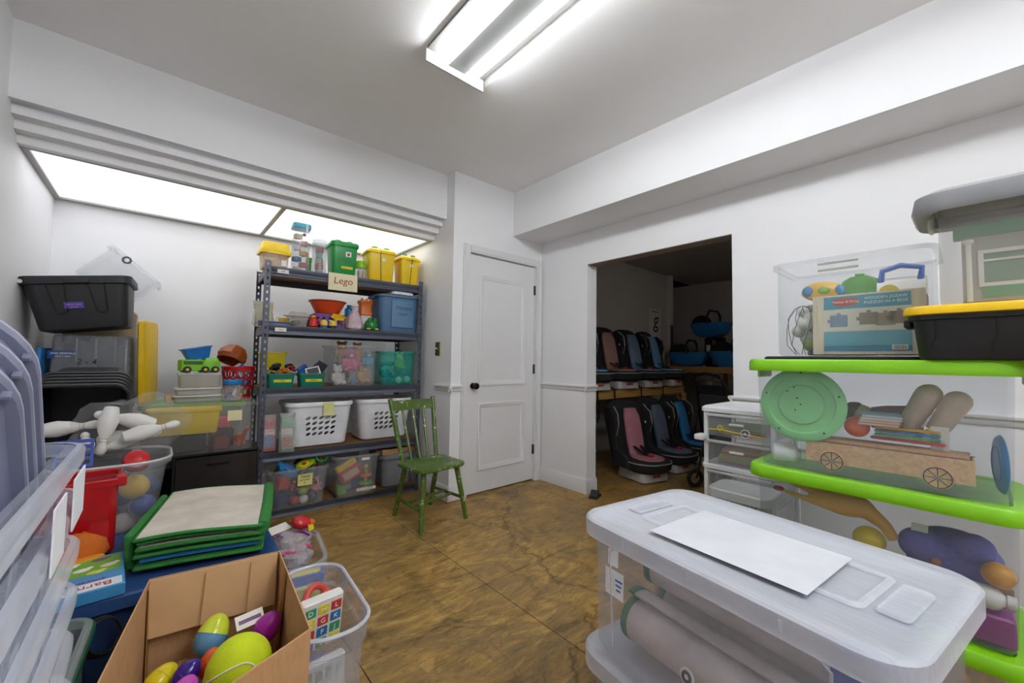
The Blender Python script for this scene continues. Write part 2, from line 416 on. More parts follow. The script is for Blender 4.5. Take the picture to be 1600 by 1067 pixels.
# ============================================================ shared builders
WHITE = plastic('#eceef0', .4); BLACK = plastic('#17181a', .45); CLEAR = clear('#dfe3ec', .17, .2); CLEAR2 = clear('#dfe3ec', .30, .3, True)
FROST = clear('#e6e9f1', .45, .35, True)
PAPER = plastic('#efece2', .85); NOTE = plastic('#efe9a8', .85); INK = plastic('#26262b', .8)
def tote_body(w, d, h, taper=.86, r=.05, rim=.016, wall=True, step=None):
    bw, bd = w*taper, d*(1-(1-taper)*w/d*.9)
    tw, td = w-2*rim, d-2*rim
    pr = [(bw-.03, bd-.03, r*.7, 0), (bw-.008, bd-.008, r*.85, .004), (bw, bd, r*.9, .014)]
    if step: pr += [(bw+(tw-bw)*step*.9, bd+(td-bd)*step*.9, r, h*step), (bw+(tw-bw)*step*.9+.012, bd+(td-bd)*step*.9+.012, r, h*step+.008)]
    pr += [(tw, td, r, h-.022), (w, d, r+rim, h-.020), (w, d, r+rim, h-.003), (w-.006, d-.006, r+rim, h), (tw-.002, td-.002, r, h)]
    if wall: pr += [(tw-.006, td-.006, r, h-.012), (bw-.006, bd-.006, r*.85, .016), (bw-.03, bd-.03, r*.7, .007)]
    else: pr += [(tw-.003, td-.003, r, h-.014)]
    return MB().rloft(pr, 5, True, bool(wall))
def tote_lid(w, d, h, r=.06, skirt=.024, rise=.014, ridges=True):
    W_, D_ = w+.012, d+.012
    mb = MB().rloft([(w-.004, d-.004, r, h+.001), (w+.001, d+.001, r, h-skirt+.002), (W_, D_, r+.006, h-skirt), (W_, D_, r+.006, h+rise-.005), (W_-.010, D_-.010, r+.002, h+rise), (W_-.055, D_-.055, r-.012, h+rise), (W_-.075, D_-.075, r-.02, h+rise-.008)], 6)
    return mb
def tote(name, label, cat, w, d, h, loc, rot, bm_, lm=None, taper=.86, r=.05, group=None, wall=None, step=None, handles=True, ribs=0, ribmat=None, lid_rise=.014):
    t = thing(name, label, cat, loc, rot, group)
    clearbody = bm_.name.startswith('clear')
    obj('body', tote_body(w, d, h, taper, r, wall=(not clearbody) if wall is None else wall, step=step), bm_, t)
    if handles:
        for s in (-1, 1):
            obj('handle', MB().at((s*(w/2+.004), 0, h-.034)).rbox(.022, d*.34, .018, .006, .004), bm_, t)
    if ribs:
        for s in (-1, 1):
            for i in range(ribs):
                x = w*.74*((i+.5)/ribs-.5)
                mb = MB(); y1 = s*(d/2-.014); y0 = s*(d*(1-(1-taper)*w/d*.9)/2+.002)
                mb.loft([[(x-.028*q, y, z) for q, y, z in ((1, y1, h-.024), (-1, y1, h-.024), (-1, y1+s*.006, h-.026), (1, y1+s*.006, h-.026))],
                         [(x-.016*q, y, z) for q, y, z in ((1, y0+(y1-y0)*.3, h*.3), (-1, y0+(y1-y0)*.3, h*.3), (-1, y0+(y1-y0)*.3+s*.004, h*.3), (1, y0+(y1-y0)*.3+s*.004, h*.3))]])
                obj('rib', mb, ribmat or bm_, t)
    if lm: obj('lid', tote_lid(w, d, h, r+.012, rise=lid_rise), lm, t)
    return t
def hole_cell(mb, fn, s0, s1, t0, t1, a, b, sh=0, n=16, sq=False):
    cs, ct = (s0+s1)/2, (t0+t1)/2; out = []; inn = []
    for k in range(n):
        q = 2*math.pi*k/n + math.pi/n*0; c, s = math.cos(q), math.sin(q); m = max(abs(c), abs(s))
        out.append(fn(cs+c/m*(s1-s0)/2, ct+s/m*(t1-t0)/2))
        if sq: inn.append(fn(cs+c/m*a, ct+s/m*b))
        else: inn.append(fn(cs+c*a+s*sh*a, ct+s*b))
    mb.add(out+inn, [(k, (k+1) % n, n+(k+1) % n, n+k) for k in range(n)])
def hole_wall(mb, fn, s0, s1, t0, t1, nx, ny, a, b, sh=0, sq=False):
    for i in range(nx):
        for j in range(ny):
            hole_cell(mb, fn, s0+(s1-s0)*i/nx, s0+(s1-s0)*(i+1)/nx, t0+(t1-t0)*j/ny, t0+(t1-t0)*(j+1)/ny, a, b, sh, 16, sq)
def quad(mb, a, b, c, d): mb.add([a, b, c, d], [(0, 1, 2, 3)])
def solidify(o, t):
    m = o.modifiers.new('thickness', 'SOLIDIFY'); m.thickness = t; m.offset = 0
    e = o.modifiers.new('crisp', 'EDGE_SPLIT'); e.split_angle = R(40); return o
def remesh(o, v=.006):
    m = o.modifiers.new('blend', 'REMESH'); m.mode = 'VOXEL'; m.voxel_size = v; m.use_smooth_shade = True
    s = o.modifiers.new('soft', 'SMOOTH'); s.iterations = 6; s.factor = .5
    return o
def jitter(mb, a, seed=1, keepz=None):
    rn = random.Random(seed)
    mb.v = [Vector((v.x+rn.uniform(-a, a), v.y+rn.uniform(-a, a), v.z+(rn.uniform(-a, a) if keepz is None or v.z > keepz else 0))) for v in mb.v]
    return mb

# ---------- toys: every one is a thing of its own
def toy_ball(label, col, r, loc, group=None, seam=True):
    t = thing('toy_ball', label, 'ball', loc, (12, 20, 0), group)
    obj('shell', MB().ball(r, n=20, m=12, c=(0, 0, r)), plastic(col, .3), t)
    if seam: obj('seam', MB().at((0, 0, r)).torus(r+.0004, r*.02, 24, 5), plastic(col, .5, 0, .2), t)
    return t
def toy_car(label, col, l, loc, rot, group=None, col2='#2a2c33', wheel='#1a1a1c', name='toy_car'):
    t = thing(name, label, 'toy', loc, rot, group); w = l*.46; h = l*.42
    p = [(-.5, .12), (-.5, .52), (-.3, .56), (-.2, .95), (.14, .95), (.26, .58), (.48, .5), (.5, .12)]
    poly = [(x*l, z*h) for x, z in p]
    mb = MB().at((0, w/2, 0), (90, 0, 0)).prism(poly, 0, w)
    obj('body', mb, plastic(col, .3), t)
    obj('window', MB().at((0, w/2+.001, 0), (90, 0, 0)).prism([(-.17*l, .6*h), (-.12*l, .88*h), (.1*l, .88*h), (.18*l, .6*h)], 0, w+.002), plastic(col2, .2), t)
    for sx in (-.3, .3):
        for s in (-1, 1):
            obj('wheel', MB().at((sx*l, s*w*.5, .19*h), (90, 0, 0)).lathe([(.13*l*.6, -.02*l), (.13*l, -.05*l), (.13*l, .05*l), (.13*l*.6, .02*l)], 14), plastic(wheel, .7), t)
    return t
def toy_blockbox(label, col, sx, sy, sz, loc, rot, col2=None, name='toy_block', cat='toy', group=None, txt=None):
    t = thing(name, label, cat, loc, rot, group)
    obj('body', MB().rbox(sx, sy, sz, min(sx, sy)*.08, min(sz, sx, sy)*.06), plastic(col, .4), t)
    if col2:
        obj('face_print', MB().at((0, -sy/2-.0006, sz*.15)).box(-sx*.4, sx*.4, 0, .0012, 0, sz*.7), plastic(col2, .5), t)
        obj('top_print', MB().at((0, 0, sz-.0002)).box(-sx*.4, sx*.4, -sy*.4, sy*.4, 0, .001), plastic(col2, .5), t)
    return t
def toy_bricks(label, col, nx, ny, u, loc, rot, group=None):
    t = thing('toy_brick', label, 'toy', loc, rot, group)
    obj('body', MB().rbox(nx*u, ny*u, u*.9, u*.05, u*.04, 2), plastic(col, .3), t)
    for i in range(nx):
        for j in range(ny):
            obj('stud', MB().at(((i-(nx-1)/2)*u, (j-(ny-1)/2)*u, u*.88)).lathe([(u*.3, 0), (u*.3, u*.17), (u*.27, u*.2)], 10), plastic(col, .3), t)
    return t
def toy_bottle(label, col, capc, r, h, loc, rot, group=None, name='toy_bottle', cat='bottle'):
    t = thing(name, label, cat, loc, rot, group)
    obj('body', MB().lathe([(r*.85, 0), (r, h*.05), (r, h*.6), (r*.9, h*.7), (r*.5, h*.8), (r*.42, h*.86)], 18), plastic(col, .35), t)
    obj('cap', MB().lathe([(r*.55, h*.84), (r*.58, h*.85), (r*.55, h), (r*.45, h*1.01)], 16), plastic(capc, .35), t)
    return t
def toy_ring(label, col, R1, r, loc, rot, group=None):
    t = thing('toy_ring', label, 'toy ring', loc, rot, group)
    obj('ring', MB().torus(R1, r, 28, 10), plastic(col, .35), t)
    for k in range(3):
        a = 2*math.pi*k/3; obj('grip', MB().ball(r*1.12, n=10, m=7, c=(R1*math.cos(a), R1*math.sin(a), 0)), plastic(col, .5), t)
    return t
def toy_plush(label, col, s, loc, rot, col2='#efe0c8', group=None, ears=True, name='plush_toy'):
    t = thing(name, label, 'plush toy', loc, rot, group); mb = MB()
    mb.ball(.30*s, .25*s, .34*s, 14, 9, (0, 0, .34*s)); mb.ball(.25*s, .24*s, .23*s, 14, 9, (0, -.02*s, .80*s))
    for q in (-1, 1):
        mb.ball(.10*s, .10*s, .24*s, 10, 7, (q*.32*s, -.06*s, .42*s)); mb.ball(.13*s, .24*s, .13*s, 10, 7, (q*.18*s, -.24*s, .13*s))
        if ears: mb.ball(.10*s, .05*s, .10*s, 10, 7, (q*.19*s, 0, 1.0*s))
    remesh(obj('body', mb, fabric(col, 90, .9), t), .035*s)
    obj('muzzle', MB().ball(.10*s, .08*s, .08*s, 10, 7, (0, -.23*s, .75*s)), fabric(col2), t)
    for q in (-1, 1): obj('eye', MB().ball(.022*s, n=8, m=6, c=(q*.09*s, -.245*s, .86*s)), BLACK, t)
    return t
def book(label, col, w, l, th, loc, rot, group=None, name='book', cat='book', col2=None):
    t = thing(name, label, cat, loc, rot, group)
    obj('pages', MB().box(-w/2+.002, w/2-.004, -l/2+.003, l/2-.003, .0015, th-.0015), plastic('#ece6d6', .9), t)
    obj('cover', MB().box(-w/2, w/2, -l/2, l/2, 0, .0015).box(-w/2, w/2, -l/2, l/2, th-.0015, th).box(-w/2, -w/2+.0018, -l/2, l/2, 0, th), plastic(col, .5), t)
    if col2: obj('cover_print', MB().box(-w*.36, w*.36, -l*.2, l*.34, th, th+.0006), plastic(col2, .5), t)
    return t
def bag(label, col, rx, ry, rz, loc, rot, mat=None, zipc=None, seed=1, name='plastic_bag', flat=.0):
    """soft crumpled bag"""
    t = thing(name, label, 'bag', loc, rot)
    mb = MB().ball(rx, ry, rz, 22, 14, (0, 0, rz*.98)); rn = random.Random(seed)
    ph = [rn.uniform(0, 6.28) for _ in range(6)]
    nv = []
    for v in mb.v:
        k = 1 + .12*math.sin(v.x/rx*5+ph[0])*math.sin(v.z/rz*4+ph[1]) + .09*math.sin(v.y/ry*7+ph[2]+v.x/rx*3) + rn.uniform(-.09, .07)
        z = max(v.z, .003)
        nv.append(Vector((v.x*k, v.y*k, max(.002, z*(1+.5*(k-1))))))
    mb.v = nv
    obj('film', mb, mat or film(col, .28), t, smooth=28)
    if zipc:
        mbz = MB().tube([(-rx*.95+2*rx*.95*i/9, -ry*.25+.01*math.sin(i*1.3), rz*1.92+.012*math.sin(i*.9+1)-abs(i-4.5)*.006*rz/.06) for i in range(10)], .006, 6)
        obj('zip_seal', mbz, plastic(zipc, .4), t)
    return t

# ============================================================ METAL SHELF RACK (against the alcove back wall)
RO = Vector((.54, 3.27, 0)); RA = -3.0
def RK(x, y, z):
    c, s = math.cos(R(RA)), math.sin(R(RA)); return (RO.x + c*x - s*y, RO.y + s*x + c*y, z)
RW, RD = 1.19, .50
SZ = [.055, .455, .908, 1.355, 1.775]
STEEL = plastic('#4b505e', .42, .25, .08)
rack = thing('shelf_rack', 'grey steel boltless shelf rack with five loaded shelves', 'shelf', RK(0, 0, 0), RA)
def post(x, y, sx, sy):
    """angle-iron upright with keyhole slots cut in both faces"""
    mb = MB(); w_ = .036; zt = 1.815; n = 36; h = zt/n
    f1 = lambda s, t: (x+sx*s, y, t); f2 = lambda s, t: (x, y+sy*s, t)
    for i in range(n):
        hole_cell(mb, f1, 0, w_, i*h, (i+1)*h, .0065, .012, 0, 8); hole_cell(mb, f2, 0, w_, i*h, (i+1)*h, .0065, .012, 0, 8)
    return mb
for x, y, sx, sy in ((-.006, -.006, 1, 1), (RW+.006, -.006, -1, 1), (-.006, RD+.006, 1, -1), (RW+.006, RD+.006, -1, -1)):
    o = obj('upright', post(x, y, sx, sy), STEEL, rack, smooth=0); solidify(o, .002)
DECK = wood('#8a5f35', (2, 9, 9))
for z in SZ:
    sh = obj('deck', MB().box(.004, RW-.004, .004, RD-.004, z-.014, z), DECK, rack)
    for y, s in ((0, 1), (RD, -1)):
        pf = [(0, z+.004), (0, z-.022), (.006, z-.030), (.006, z-.044), (0, z-.052), (0, z-.062), (.012, z-.062), (.012, z-.0145), (.003, z-.0145), (.003, z+.004)]
        mb = MB().loft([[(.002, y+s*a, q) for a, q in pf], [(RW-.002, y+s*a, q) for a, q in pf]])
        obj('beam', mb, STEEL, rack)
    for x in (.0, RW-.012):
        obj('side_beam', MB().box(x, x+.012, .014, RD-.014, z-.062, z-.015), STEEL, rack)
for z, tx in ((SZ[4], 'CAP'), (SZ[3], 'M-Z')):
    tg = obj('shelf_tag', MB().at((.105, -.0075, z-.028)).box(-.036, .036, 0, .0015, -.014, .014), PAPER, rack)
    lettering(tx, .014, INK, tg, (.105, -.0078, z-.028), (90, 0, 0))
# paper sign taped to the top shelf edge
sg = thing('paper_sign', 'cream paper sign lettered in red on the top shelf edge', 'sign', RK(.52, -.009, 1.655), (-2, 0, RA))
obj('sheet', MB().box(-.108, .108, -.001, .001, 0, .135), plastic('#e9e2bd', .85), sg)
lettering('Lego', .075, plastic('#a8402c', .7), sg, (0, -.0016, .076), (90, 0, 0), .12)

# ---- top shelf
Z = SZ[4]+.001
def brick_lid(sx, sy, h, u):
    mb = MB(); 
    mb.rloft([(sx, sy, .012, 0), (sx, sy, .012, h*.25), (sx*.95, sy*.94, .012, h*.35), (sx*.82, sy*.78, .012, h), (sx*.80, sy*.75, .01, h+.002)], 4)
    for i in range(3): mb.at(((i-1)*sx*.26, 0, h)).lathe([(u, 0), (u, .010), (u*.9, .012)], 14)
    mb.at(); return mb
t = thing('toy_tub', 'clear toy tub with yellow hipped lid on the top shelf', 'tub', RK(.065, .16, Z), RA+4)
obj('base', MB().rloft([(.16, .13, .02, 0), (.175, .145, .02, .115), (.170, .140, .018, .115), (.155, .125, .018, .003)], 4), clear('#e3cfb4', .35), t)
obj('lid', MB().at((0, 0, .112)), plastic('#efc70e', .35), t) if 0 else None
mb = brick_lid(.20, .165, .085, .02); mb.v = [v+Vector((0, 0, .112)) for v in mb.v]
obj('lid', mb, plastic('#f0c90f', .35), t)
obj('price_label', MB().at((.052, -.0745, .05)).box(-.018, .018, 0, .001, -.022, .022), PAPER, t)
for i, c in enumerate(('#d23b1f', '#e8781c', '#c92a26', '#2f6fb0', '#e9b91a')):
    toy_bricks(f'{("red","orange","crimson","blue","amber")[i]} toy brick inside the yellow-lidded tub', c, 2, 2, .024, RK(.02+.028*(i % 4), .13+.05*(i//4 if i < 4 else 1) , Z+.006+.024*(i % 2)*0), RA+i*20)
def tall_jar(label, x, y, w, d, h, lidc, fills, rnd=False, lh=.03):
    t = thing('toy_jar', label, 'jar', RK(x, y, Z), RA)
    if rnd:
        obj('wall', MB().lathe([(w/2*.8, .0), (w/2, .006), (w/2, h-lh), (w/2*.96, h-lh)], 22, True, False), clear('#c3cdd4', .26, .12), t)
        obj('lid', MB().lathe([(w/2*1.04, h-lh), (w/2*1.05, h-lh+.004), (w/2*1.05, h-.003), (w/2*.98, h)], 22), lidc, t)
    else:
        obj('wall', MB().rloft([(w*.86, d*.86, .014, 0), (w*.9, d*.9, .016, .01), (w, d, .018, h-lh)], 4, True, False), clear('#bcc9d2', .27, .12), t)
        obj('lid', MB().rloft([(w*1.06, d*1.06, .02, h-lh-.006), (w*1.06, d*1.06, .02, h-.006), (w*.98, d*.98, .02, h), (w*.6, d*.6, .02, h+.004)], 4), lidc, t)
    return t
tj = tall_jar('tall square clear jar with teal lid on the top shelf', .235, .13, .12, .12, .375, plastic('#2f8ea6', .35), None)
obj('lid_clip', MB().at((.03, -.066, .30)).rbox(.018, .006, .07, .003, .002), clear('#cfe6ee', .6), tj)
obj('round_sticker', MB().at((.012, -.0625, .285), (90, 0, 0)).lathe([(.012, 0), (.012, .001)], 14), plastic('#7b2f3a', .6), tj)
cols = ('#d8a58a', '#c4442e', '#2c62a6', '#e2a53c', '#d9d3c6', '#b8563a', '#caa05a'); nm = ('pink', 'brick red', 'deep blue', 'golden', 'cream', 'rust', 'tan')
for i, c in enumerate(cols):
    toy_blockbox(f'{nm[i]} toy block inside the tall teal-lidded jar', c, .05, .05, .035, RK(.235+.022*(1 if i % 2 else -1), .13+.012*((i % 3)-1), Z+.006+.042*i), RA+17*i, name='toy_block')
tall_jar('tall round clear jar with clear lid between teal-lidded jar and green bucket', .375, .15, .105, .105, .285, clear('#dfe3e6', .5), None, True)
for i, (c, n_) in enumerate((('#5b7f8c', 'slate'), ('#b05038', 'terracotta'), ('#cbb28a', 'beige'), ('#6fa1a8', 'pale teal'), ('#a83a30', 'dark red'))):
    toy_blockbox(f'{n_} toy block inside the round clear jar', c, .046, .046, .042, RK(.375, .15, Z+.008+.0445*i), RA+25*i)
t = thing('candy_tube', 'small green clear tube behind the round clear jar', 'tube', RK(.315, .23, Z), RA)
obj('wall', MB().lathe([(.02, 0), (.022, .004), (.022, .12)], 16, True, False), clear('#4fa23c', .7), t); obj('cap', MB().lathe([(.024, .118), (.024, .15), (.02, .153)], 16), plastic('#63b32c', .35), t)
def brick_bucket(label, x, y, w, d, h, col, rot, studc, band, yl=False):
    t = thing('brick_bucket', label, 'bucket', RK(x, y, Z), RA+rot)
    obj('body', MB().rloft([(w*.76, d*.76, .018, 0), (w*.80, d*.80, .022, .008), (w*.92, d*.92, .024, h*.78), (w*.96, d*.96, .026, h*.79), (w*.96, d*.96, .026, h*.82)], 5), plastic(col, .38), t)
    if yl:
        lid = MB().rloft([(w*1.03, d*1.03, .03, h*.78), (w*1.05, d*1.05, .03, h*.80), (w*1.0, d*1.0, .03, h*.86), (w*.72, d*.72, .03, h*.92), (w*.70, d*.70, .03, h*.925)], 5)
    else:
        lid = MB().rloft([(w*1.0, d*1.0, .028, h*.80), (w*1.02, d*1.02, .03, h*.82), (w*1.02, d*1.02, .03, h*.89), (w*.96, d*.96, .026, h*.915), (w*.9, d*.9, .024, h*.915)], 5)
    l_ = obj('lid', lid, plastic(col, .36), t)
    for sx in (-1, 1):
        for sy in (-1, 1):
            obj('stud', MB().at((sx*w*.20, sy*d*.20, h*.91)).lathe([(w*.115, 0), (w*.115, .016), (w*.10, .020)], 16), plastic(studc, .36), l_)
    obj('sticker', MB().at((w*.12, -d*.447, h*.60), (4, 0, 0)).box(-.021, .021, 0, .0012, -.021, .021) if not yl else MB().at((w*.05, -d*.452, h*.62), (94, 0, 0)).lathe([(.015, 0), (.015, .0012)], 14), plastic('#e6e8e4', .6), t)
    if not yl:
        obj('sticker_print', MB().at((w*.12, -d*.449, h*.60), (4, 0, 0)).box(-.010, .010, 0, .001, -.010, .010), plastic('#8d2f4d', .6), t)
        obj('name_tape', MB().at((w*.08, -d*.432, h*.26), (4, 0, 0)).box(-.045, .045, 0, .0012, -.010, .010), plastic('#d9cf36', .6), t)
        lettering('Lego', .05, plastic('#0d6b33', .5), t, (0, -d*.445, h*.46), (94, 0, 0))
    if band:
        s = band
        obj('elastic_cord', MB().tube([(s*w*.06-.012*s, -d*.405, .01), (s*w*.06, -d*.462, h*.74), (s*w*.06, -d*.535, h*.80), (s*w*.06+.004, -d*.36, h*.935), (s*w*.06, d*.36, h*.935), (s*w*.06, d*.53, h*.80)], .0028, 6), BLACK, t)
    return t
brick_bucket('green brick-shaped toy bucket with green studs on the top shelf', .548, .16, .215, .215, .315, '#16913f', 0, '#12813a', 0)
brick_bucket('larger yellow brick-shaped bucket with green studs and black cord', .853, .16, .25, .23, .315, '#ecc812', -3, '#2e9a3f', -1, True)
b2 = brick_bucket('smaller yellow brick-shaped bucket beside the rack upright', 1.105, .15, .195, .185, .295, '#ecc812', 2, '#2e9a3f', 1, True)
t = thing('snack_jar', 'small clear jar with lime green lid between the buckets', 'jar', RK(.692, .13, Z), RA)
obj('wall', MB().lathe([(.04, 0), (.043, .004), (.043, .11)], 20, True, False), clear('#dfe3dd', .28), t)
obj('lid', MB().lathe([(.047, .108), (.048, .112), (.047, .135), (.036, .165), (.015, .172)], 20), clear('#8fd013', .85), t)
for i, (c, n_) in enumerate((('#8b4a38', 'brown'), ('#c9b9a0', 'ivory'), ('#6b6f78', 'grey'))):
    t = thing('crayon', f'{n_} crayon standing in the lime-lidded jar', 'crayon', RK(.675+.017*i, .13, Z+.006), (0, 0, RA))
    obj('stick', MB().lathe([(.0075, 0), (.0075, .075)], 10), plastic(c, .6), t); obj('tip', MB().lathe([(.0075, .075), (.003, .090)], 10), plastic(c, .5), t)

# ---- second shelf
Z = SZ[3]+.001
def pouch(label, rings, loc, rot, mat_, paper=None, seed=1, amp=.005):
    t = thing('plastic_bag', label, 'bag', loc, rot)
    obj('film', jitter(MB().rloft(rings, 4), amp, seed, .01), mat_, t, smooth=25)
    for i, (x, y, z, a, w_, h_, c) in enumerate(paper or ()):
        obj('scrap_sheet', MB().at((x, y, z), (0, a, 12*i)).box(-w_/2, w_/2, -.001, .001, 0, h_), plastic(c, .8), t)
    return t
pouch('clear bag of papers and craft scraps at the rack upright', [(.08, .08, .02, 0), (.125, .115, .03, .02), (.12, .10, .03, .08), (.105, .055, .02, .13), (.12, .02, .008, .165), (.13, .008, .003, .19)], RK(.02, .24, Z), RA+8, film('#e6e4d2', .42), ((0, .0, .02, 12, .08, .15, '#d9cf8a'), (.02, .02, .02, -18, .07, .17, '#e8e6e0'), (-.02, -.02, .02, 30, .06, .14, '#b9a47c')), 3)
toy_blockbox('white printed carton beside the clear craft bag', '#dfe0dd', .10, .09, .085, RK(.155, .22, Z), RA-6, '#c9a12e', 'carton', 'box')
toy_bottle('small paint bottle with blue cap on the second shelf', '#e8e8e6', '#2a7ba3', .022, .11, RK(.085, .33, Z), RA)
t = thing('flat_case', 'flat clear blue plastic case lying on the second shelf edge', 'case', RK(.075, .075, Z), RA-4)
obj('tray', MB().rbox(.20, .09, .022, .01, .004), clear('#6f87b8', .6), t); obj('cover', MB().at((0, 0, .022)).rbox(.205, .095, .008, .01, .003), clear('#4f6fae', .75), t)
for i, c in enumerate(('#23252b', '#c8c4b8', '#8b5b3a', '#2b3b55')):
    book(f'{("black","grey","brown","navy")[i]} thin book in the pile behind the flat blue case', c, .11, .15, .014, RK(.265-.006*i, .27, Z+.0145*i), RA+6*(i % 2)-3)
t = thing('wooden_tray', 'small wooden tray resting on the book pile', 'tray', RK(.235, .27, Z+.0745), RA+8)
obj('board', MB().rbox(.19, .13, .008, .006, .002), wood('#b98a4c'), t)
for s in (-1, 1): obj('rail', MB().at((0, s*.06, .008)).rbox(.19, .009, .015, .003, .002), wood('#a97b40'), t)
t = thing('food_container', 'hinged clear food container holding brown scraps', 'container', RK(.235, .10, Z), RA+3)
obj('tub', MB().rloft([(.10, .09, .02, 0), (.13, .12, .025, .075), (.14, .13, .028, .078)], 4, True, False), clear('#dcdcdc', .30), t)
obj('lid', MB().at((0, .02, .079), (-8, 0, 0)).rloft([(.14, .13, .028, 0), (.14, .13, .028, .006), (.12, .11, .024, .03)], 4, False, True), clear('#d8d6d4', .32), t)
bag('dark crumpled scrap bundle in the hinged food container', '#5a4438', .045, .04, .028, RK(.235, .10, Z+.004), RA, fabric('#5c4638'), seed=5, name='scrap_bundle')
toy_blockbox('maroon toy case beside the purple basket', '#5d1733', .11, .10, .10, RK(.365, .30, Z), RA, None, 'toy_case')
t = thing('purple_basket', 'purple plastic toy basket under the orange-red bowl', 'basket', RK(.455, .17, Z), RA)
mb = MB(); pw, pd, ph = .22, .17, .115
for (fx, L) in ((lambda s, tt: (s, -pd/2, tt), pw), (lambda s, tt: (s, pd/2, tt), pw), (lambda s, tt: (-pw/2, s, tt), pd), (lambda s, tt: (pw/2, s, tt), pd)):
    hole_wall(mb, fx, -L/2, L/2, .02, ph-.02, 5, 2, .010, .014, 0, True)
    for za, zb in ((0, .02), (ph-.02, ph)): quad(mb, fx(-L/2, za), fx(L/2, za), fx(L/2, zb), fx(-L/2, zb))
mb.box(-pw/2, pw/2, -pd/2, pd/2, 0, .003)
solidify(obj('cage', mb, plastic('#5f1e86', .4), t), .003); obj('rim', MB().at((0, 0, ph-.008)).rloft([(pw+.014, pd+.014, .01, 0), (pw+.014, pd+.014, .01, .01), (pw-.004, pd-.004, .006, .01), (pw-.004, pd-.004, .006, 0), (pw+.014, pd+.014, .01, 0)], 3, False, False), plastic('#6a2496', .4), t)
t = thing('plastic_bowl', 'wide orange-red plastic bowl resting on the purple basket', 'bowl', RK(.455, .175, Z+.119), RA)
obj('bowl_wall', MB().lathe([(.06, 0), (.085, .004), (.118, .07), (.130, .098), (.138, .1), (.138, .108), (.128, .108), (.114, .072), (.08, .01)], 28), plastic('#c8421e', .35), t)
obj('rim_band', MB().at((0, 0, .104)).torus(.137, .005, 28, 6), plastic('#b53818', .35), t)
t = thing('scalloped_lid', 'yellow scalloped toy lid propped at the purple basket', 'toy', RK(.50, .055, Z+.082), (35, 0, RA))
obj('plate', MB().lathe([(.045, 0), (.047, .004), (.045, .008)], 18), plastic('#e2b81a', .35), t)
for k in range(6): obj('scallop', MB().ball(.014, .014, .006, 8, 6, (.042*math.cos(k*1.047), .042*math.sin(k*1.047), .005)), plastic('#e8c22c', .35), t)
t = thing('toy_pitcher', 'little red toy pitcher on the second shelf edge', 'toy', RK(.325, .045, Z), RA-20)
obj('body', MB().lathe([(.024, 0), (.034, .012), (.030, .05), (.022, .07), (.026, .085)], 18), plastic('#c8261a', .35), t)
obj('handle', MB().tube([(.028, 0, .02), (.052, 0, .035), (.05, 0, .06), (.024, 0, .075)], .005, 7), plastic('#c8261a', .35), t)
obj('lid', MB().ball(.018, .018, .014, 12, 8, (0, 0, .088)), plastic('#f0c020', .35), t)
for i, (x, hc) in enumerate(((.40, '#3b5f9a'), (.468, '#31363f'))):
    t = thing('toy_capsule', f'yellow capsule-shaped bath toy with {("blue","dark")[i]} base at the purple basket', 'toy', RK(x, .035, Z), RA+10*i)
    obj('base', MB().lathe([(.016, 0), (.026, .004), (.027, .024)], 16), plastic(hc, .4), t)
    obj('dome', MB().lathe([(.027, .024), (.027, .045), (.022, .060), (.010, .068)], 16), plastic('#efcf2c', .35), t)
    obj('band', MB().at((0, 0, .045)).torus(.0272, .0025, 18, 5), plastic('#d9d9d6', .3), t)
pouch('pale pink drawstring toy bag on the second shelf', [(.08, .07, .03, 0), (.125, .10, .045, .02), (.13, .10, .045, .06), (.10, .075, .035, .11), (.055, .045, .02, .155), (.03, .028, .012, .175), (.05, .04, .015, .20)], RK(.645, .09, Z), RA, film('#ead3dd', .72), None, 8, .004)
toy_ball('white rattle ball showing at the pink drawstring bag', '#efe9ee', .03, RK(.655, .035, Z)) if 0 else None
toy_blockbox('yellow toy crate behind the pink bag', '#d79a25', .10, .12, .13, RK(.665, .33, Z), RA, None, 'toy_crate')
toy_bottle('blue toy cup with cap on the yellow toy crate', '#1f7fb8', '#1a6aa0', .036, .10, RK(.662, .31, Z+.131), RA, None, 'toy_cup', 'toy')
t = thing('toy_castle', 'orange toy castle tower behind the green frog pot', 'toy', RK(.752, .24, Z), RA)
obj('stand', MB().rbox(.10, .10, .15, .01, .004), plastic('#d8d7d2', .5), t)
obj('tower', MB().at((0, 0, .15)).rloft([(.105, .10, .012, 0), (.115, .11, .012, .02), (.10, .095, .012, .04), (.10, .095, .012, .11), (.118, .112, .012, .125), (.118, .112, .012, .145)], 4), plastic('#dd701c', .4), t)
for sx in (-1, 0, 1): obj('battlement', MB().at((sx*.042, -.045, .294)).rbox(.022, .018, .018, .003, .002), plastic('#dd701c', .4), t)
t = thing('frog_pot', 'round green frog-shaped toy pot on the second shelf', 'toy', RK(.79, .08, Z), RA)
obj('pot', MB().lathe([(.03, 0), (.052, .012), (.060, .045), (.05, .075), (.044, .085)], 22), plastic('#1f7a34', .3), t)
obj('handle', MB().tube([(-.045, 0, .07), (-.03, -.03, .105), (.03, -.03, .105), (.045, 0, .07)], .005, 8), plastic('#1f7a34', .3), t)
for s in (-1, 1):
    e_ = obj('eye', MB().ball(.014, n=12, m=8, c=(s*.026, -.035, .088)), plastic('#2f9a44', .3), t)
    obj('foot', MB().ball(.02, .022, .01, 10, 7, (s*.035, -.04, .01)), plastic('#d6c02a', .4), t)
toy_plush('small white plush toy behind the green frog pot', '#e9e7e1', .085, RK(.795, .165, Z), RA, '#d8cfc0')
t = tote('storage_bin', 'blue rubber storage bin on the second shelf', 'bin', .39, .34, .325, RK(1.015, .20, Z), RA, plastic('#4c7296', .5), None, .86, .05)
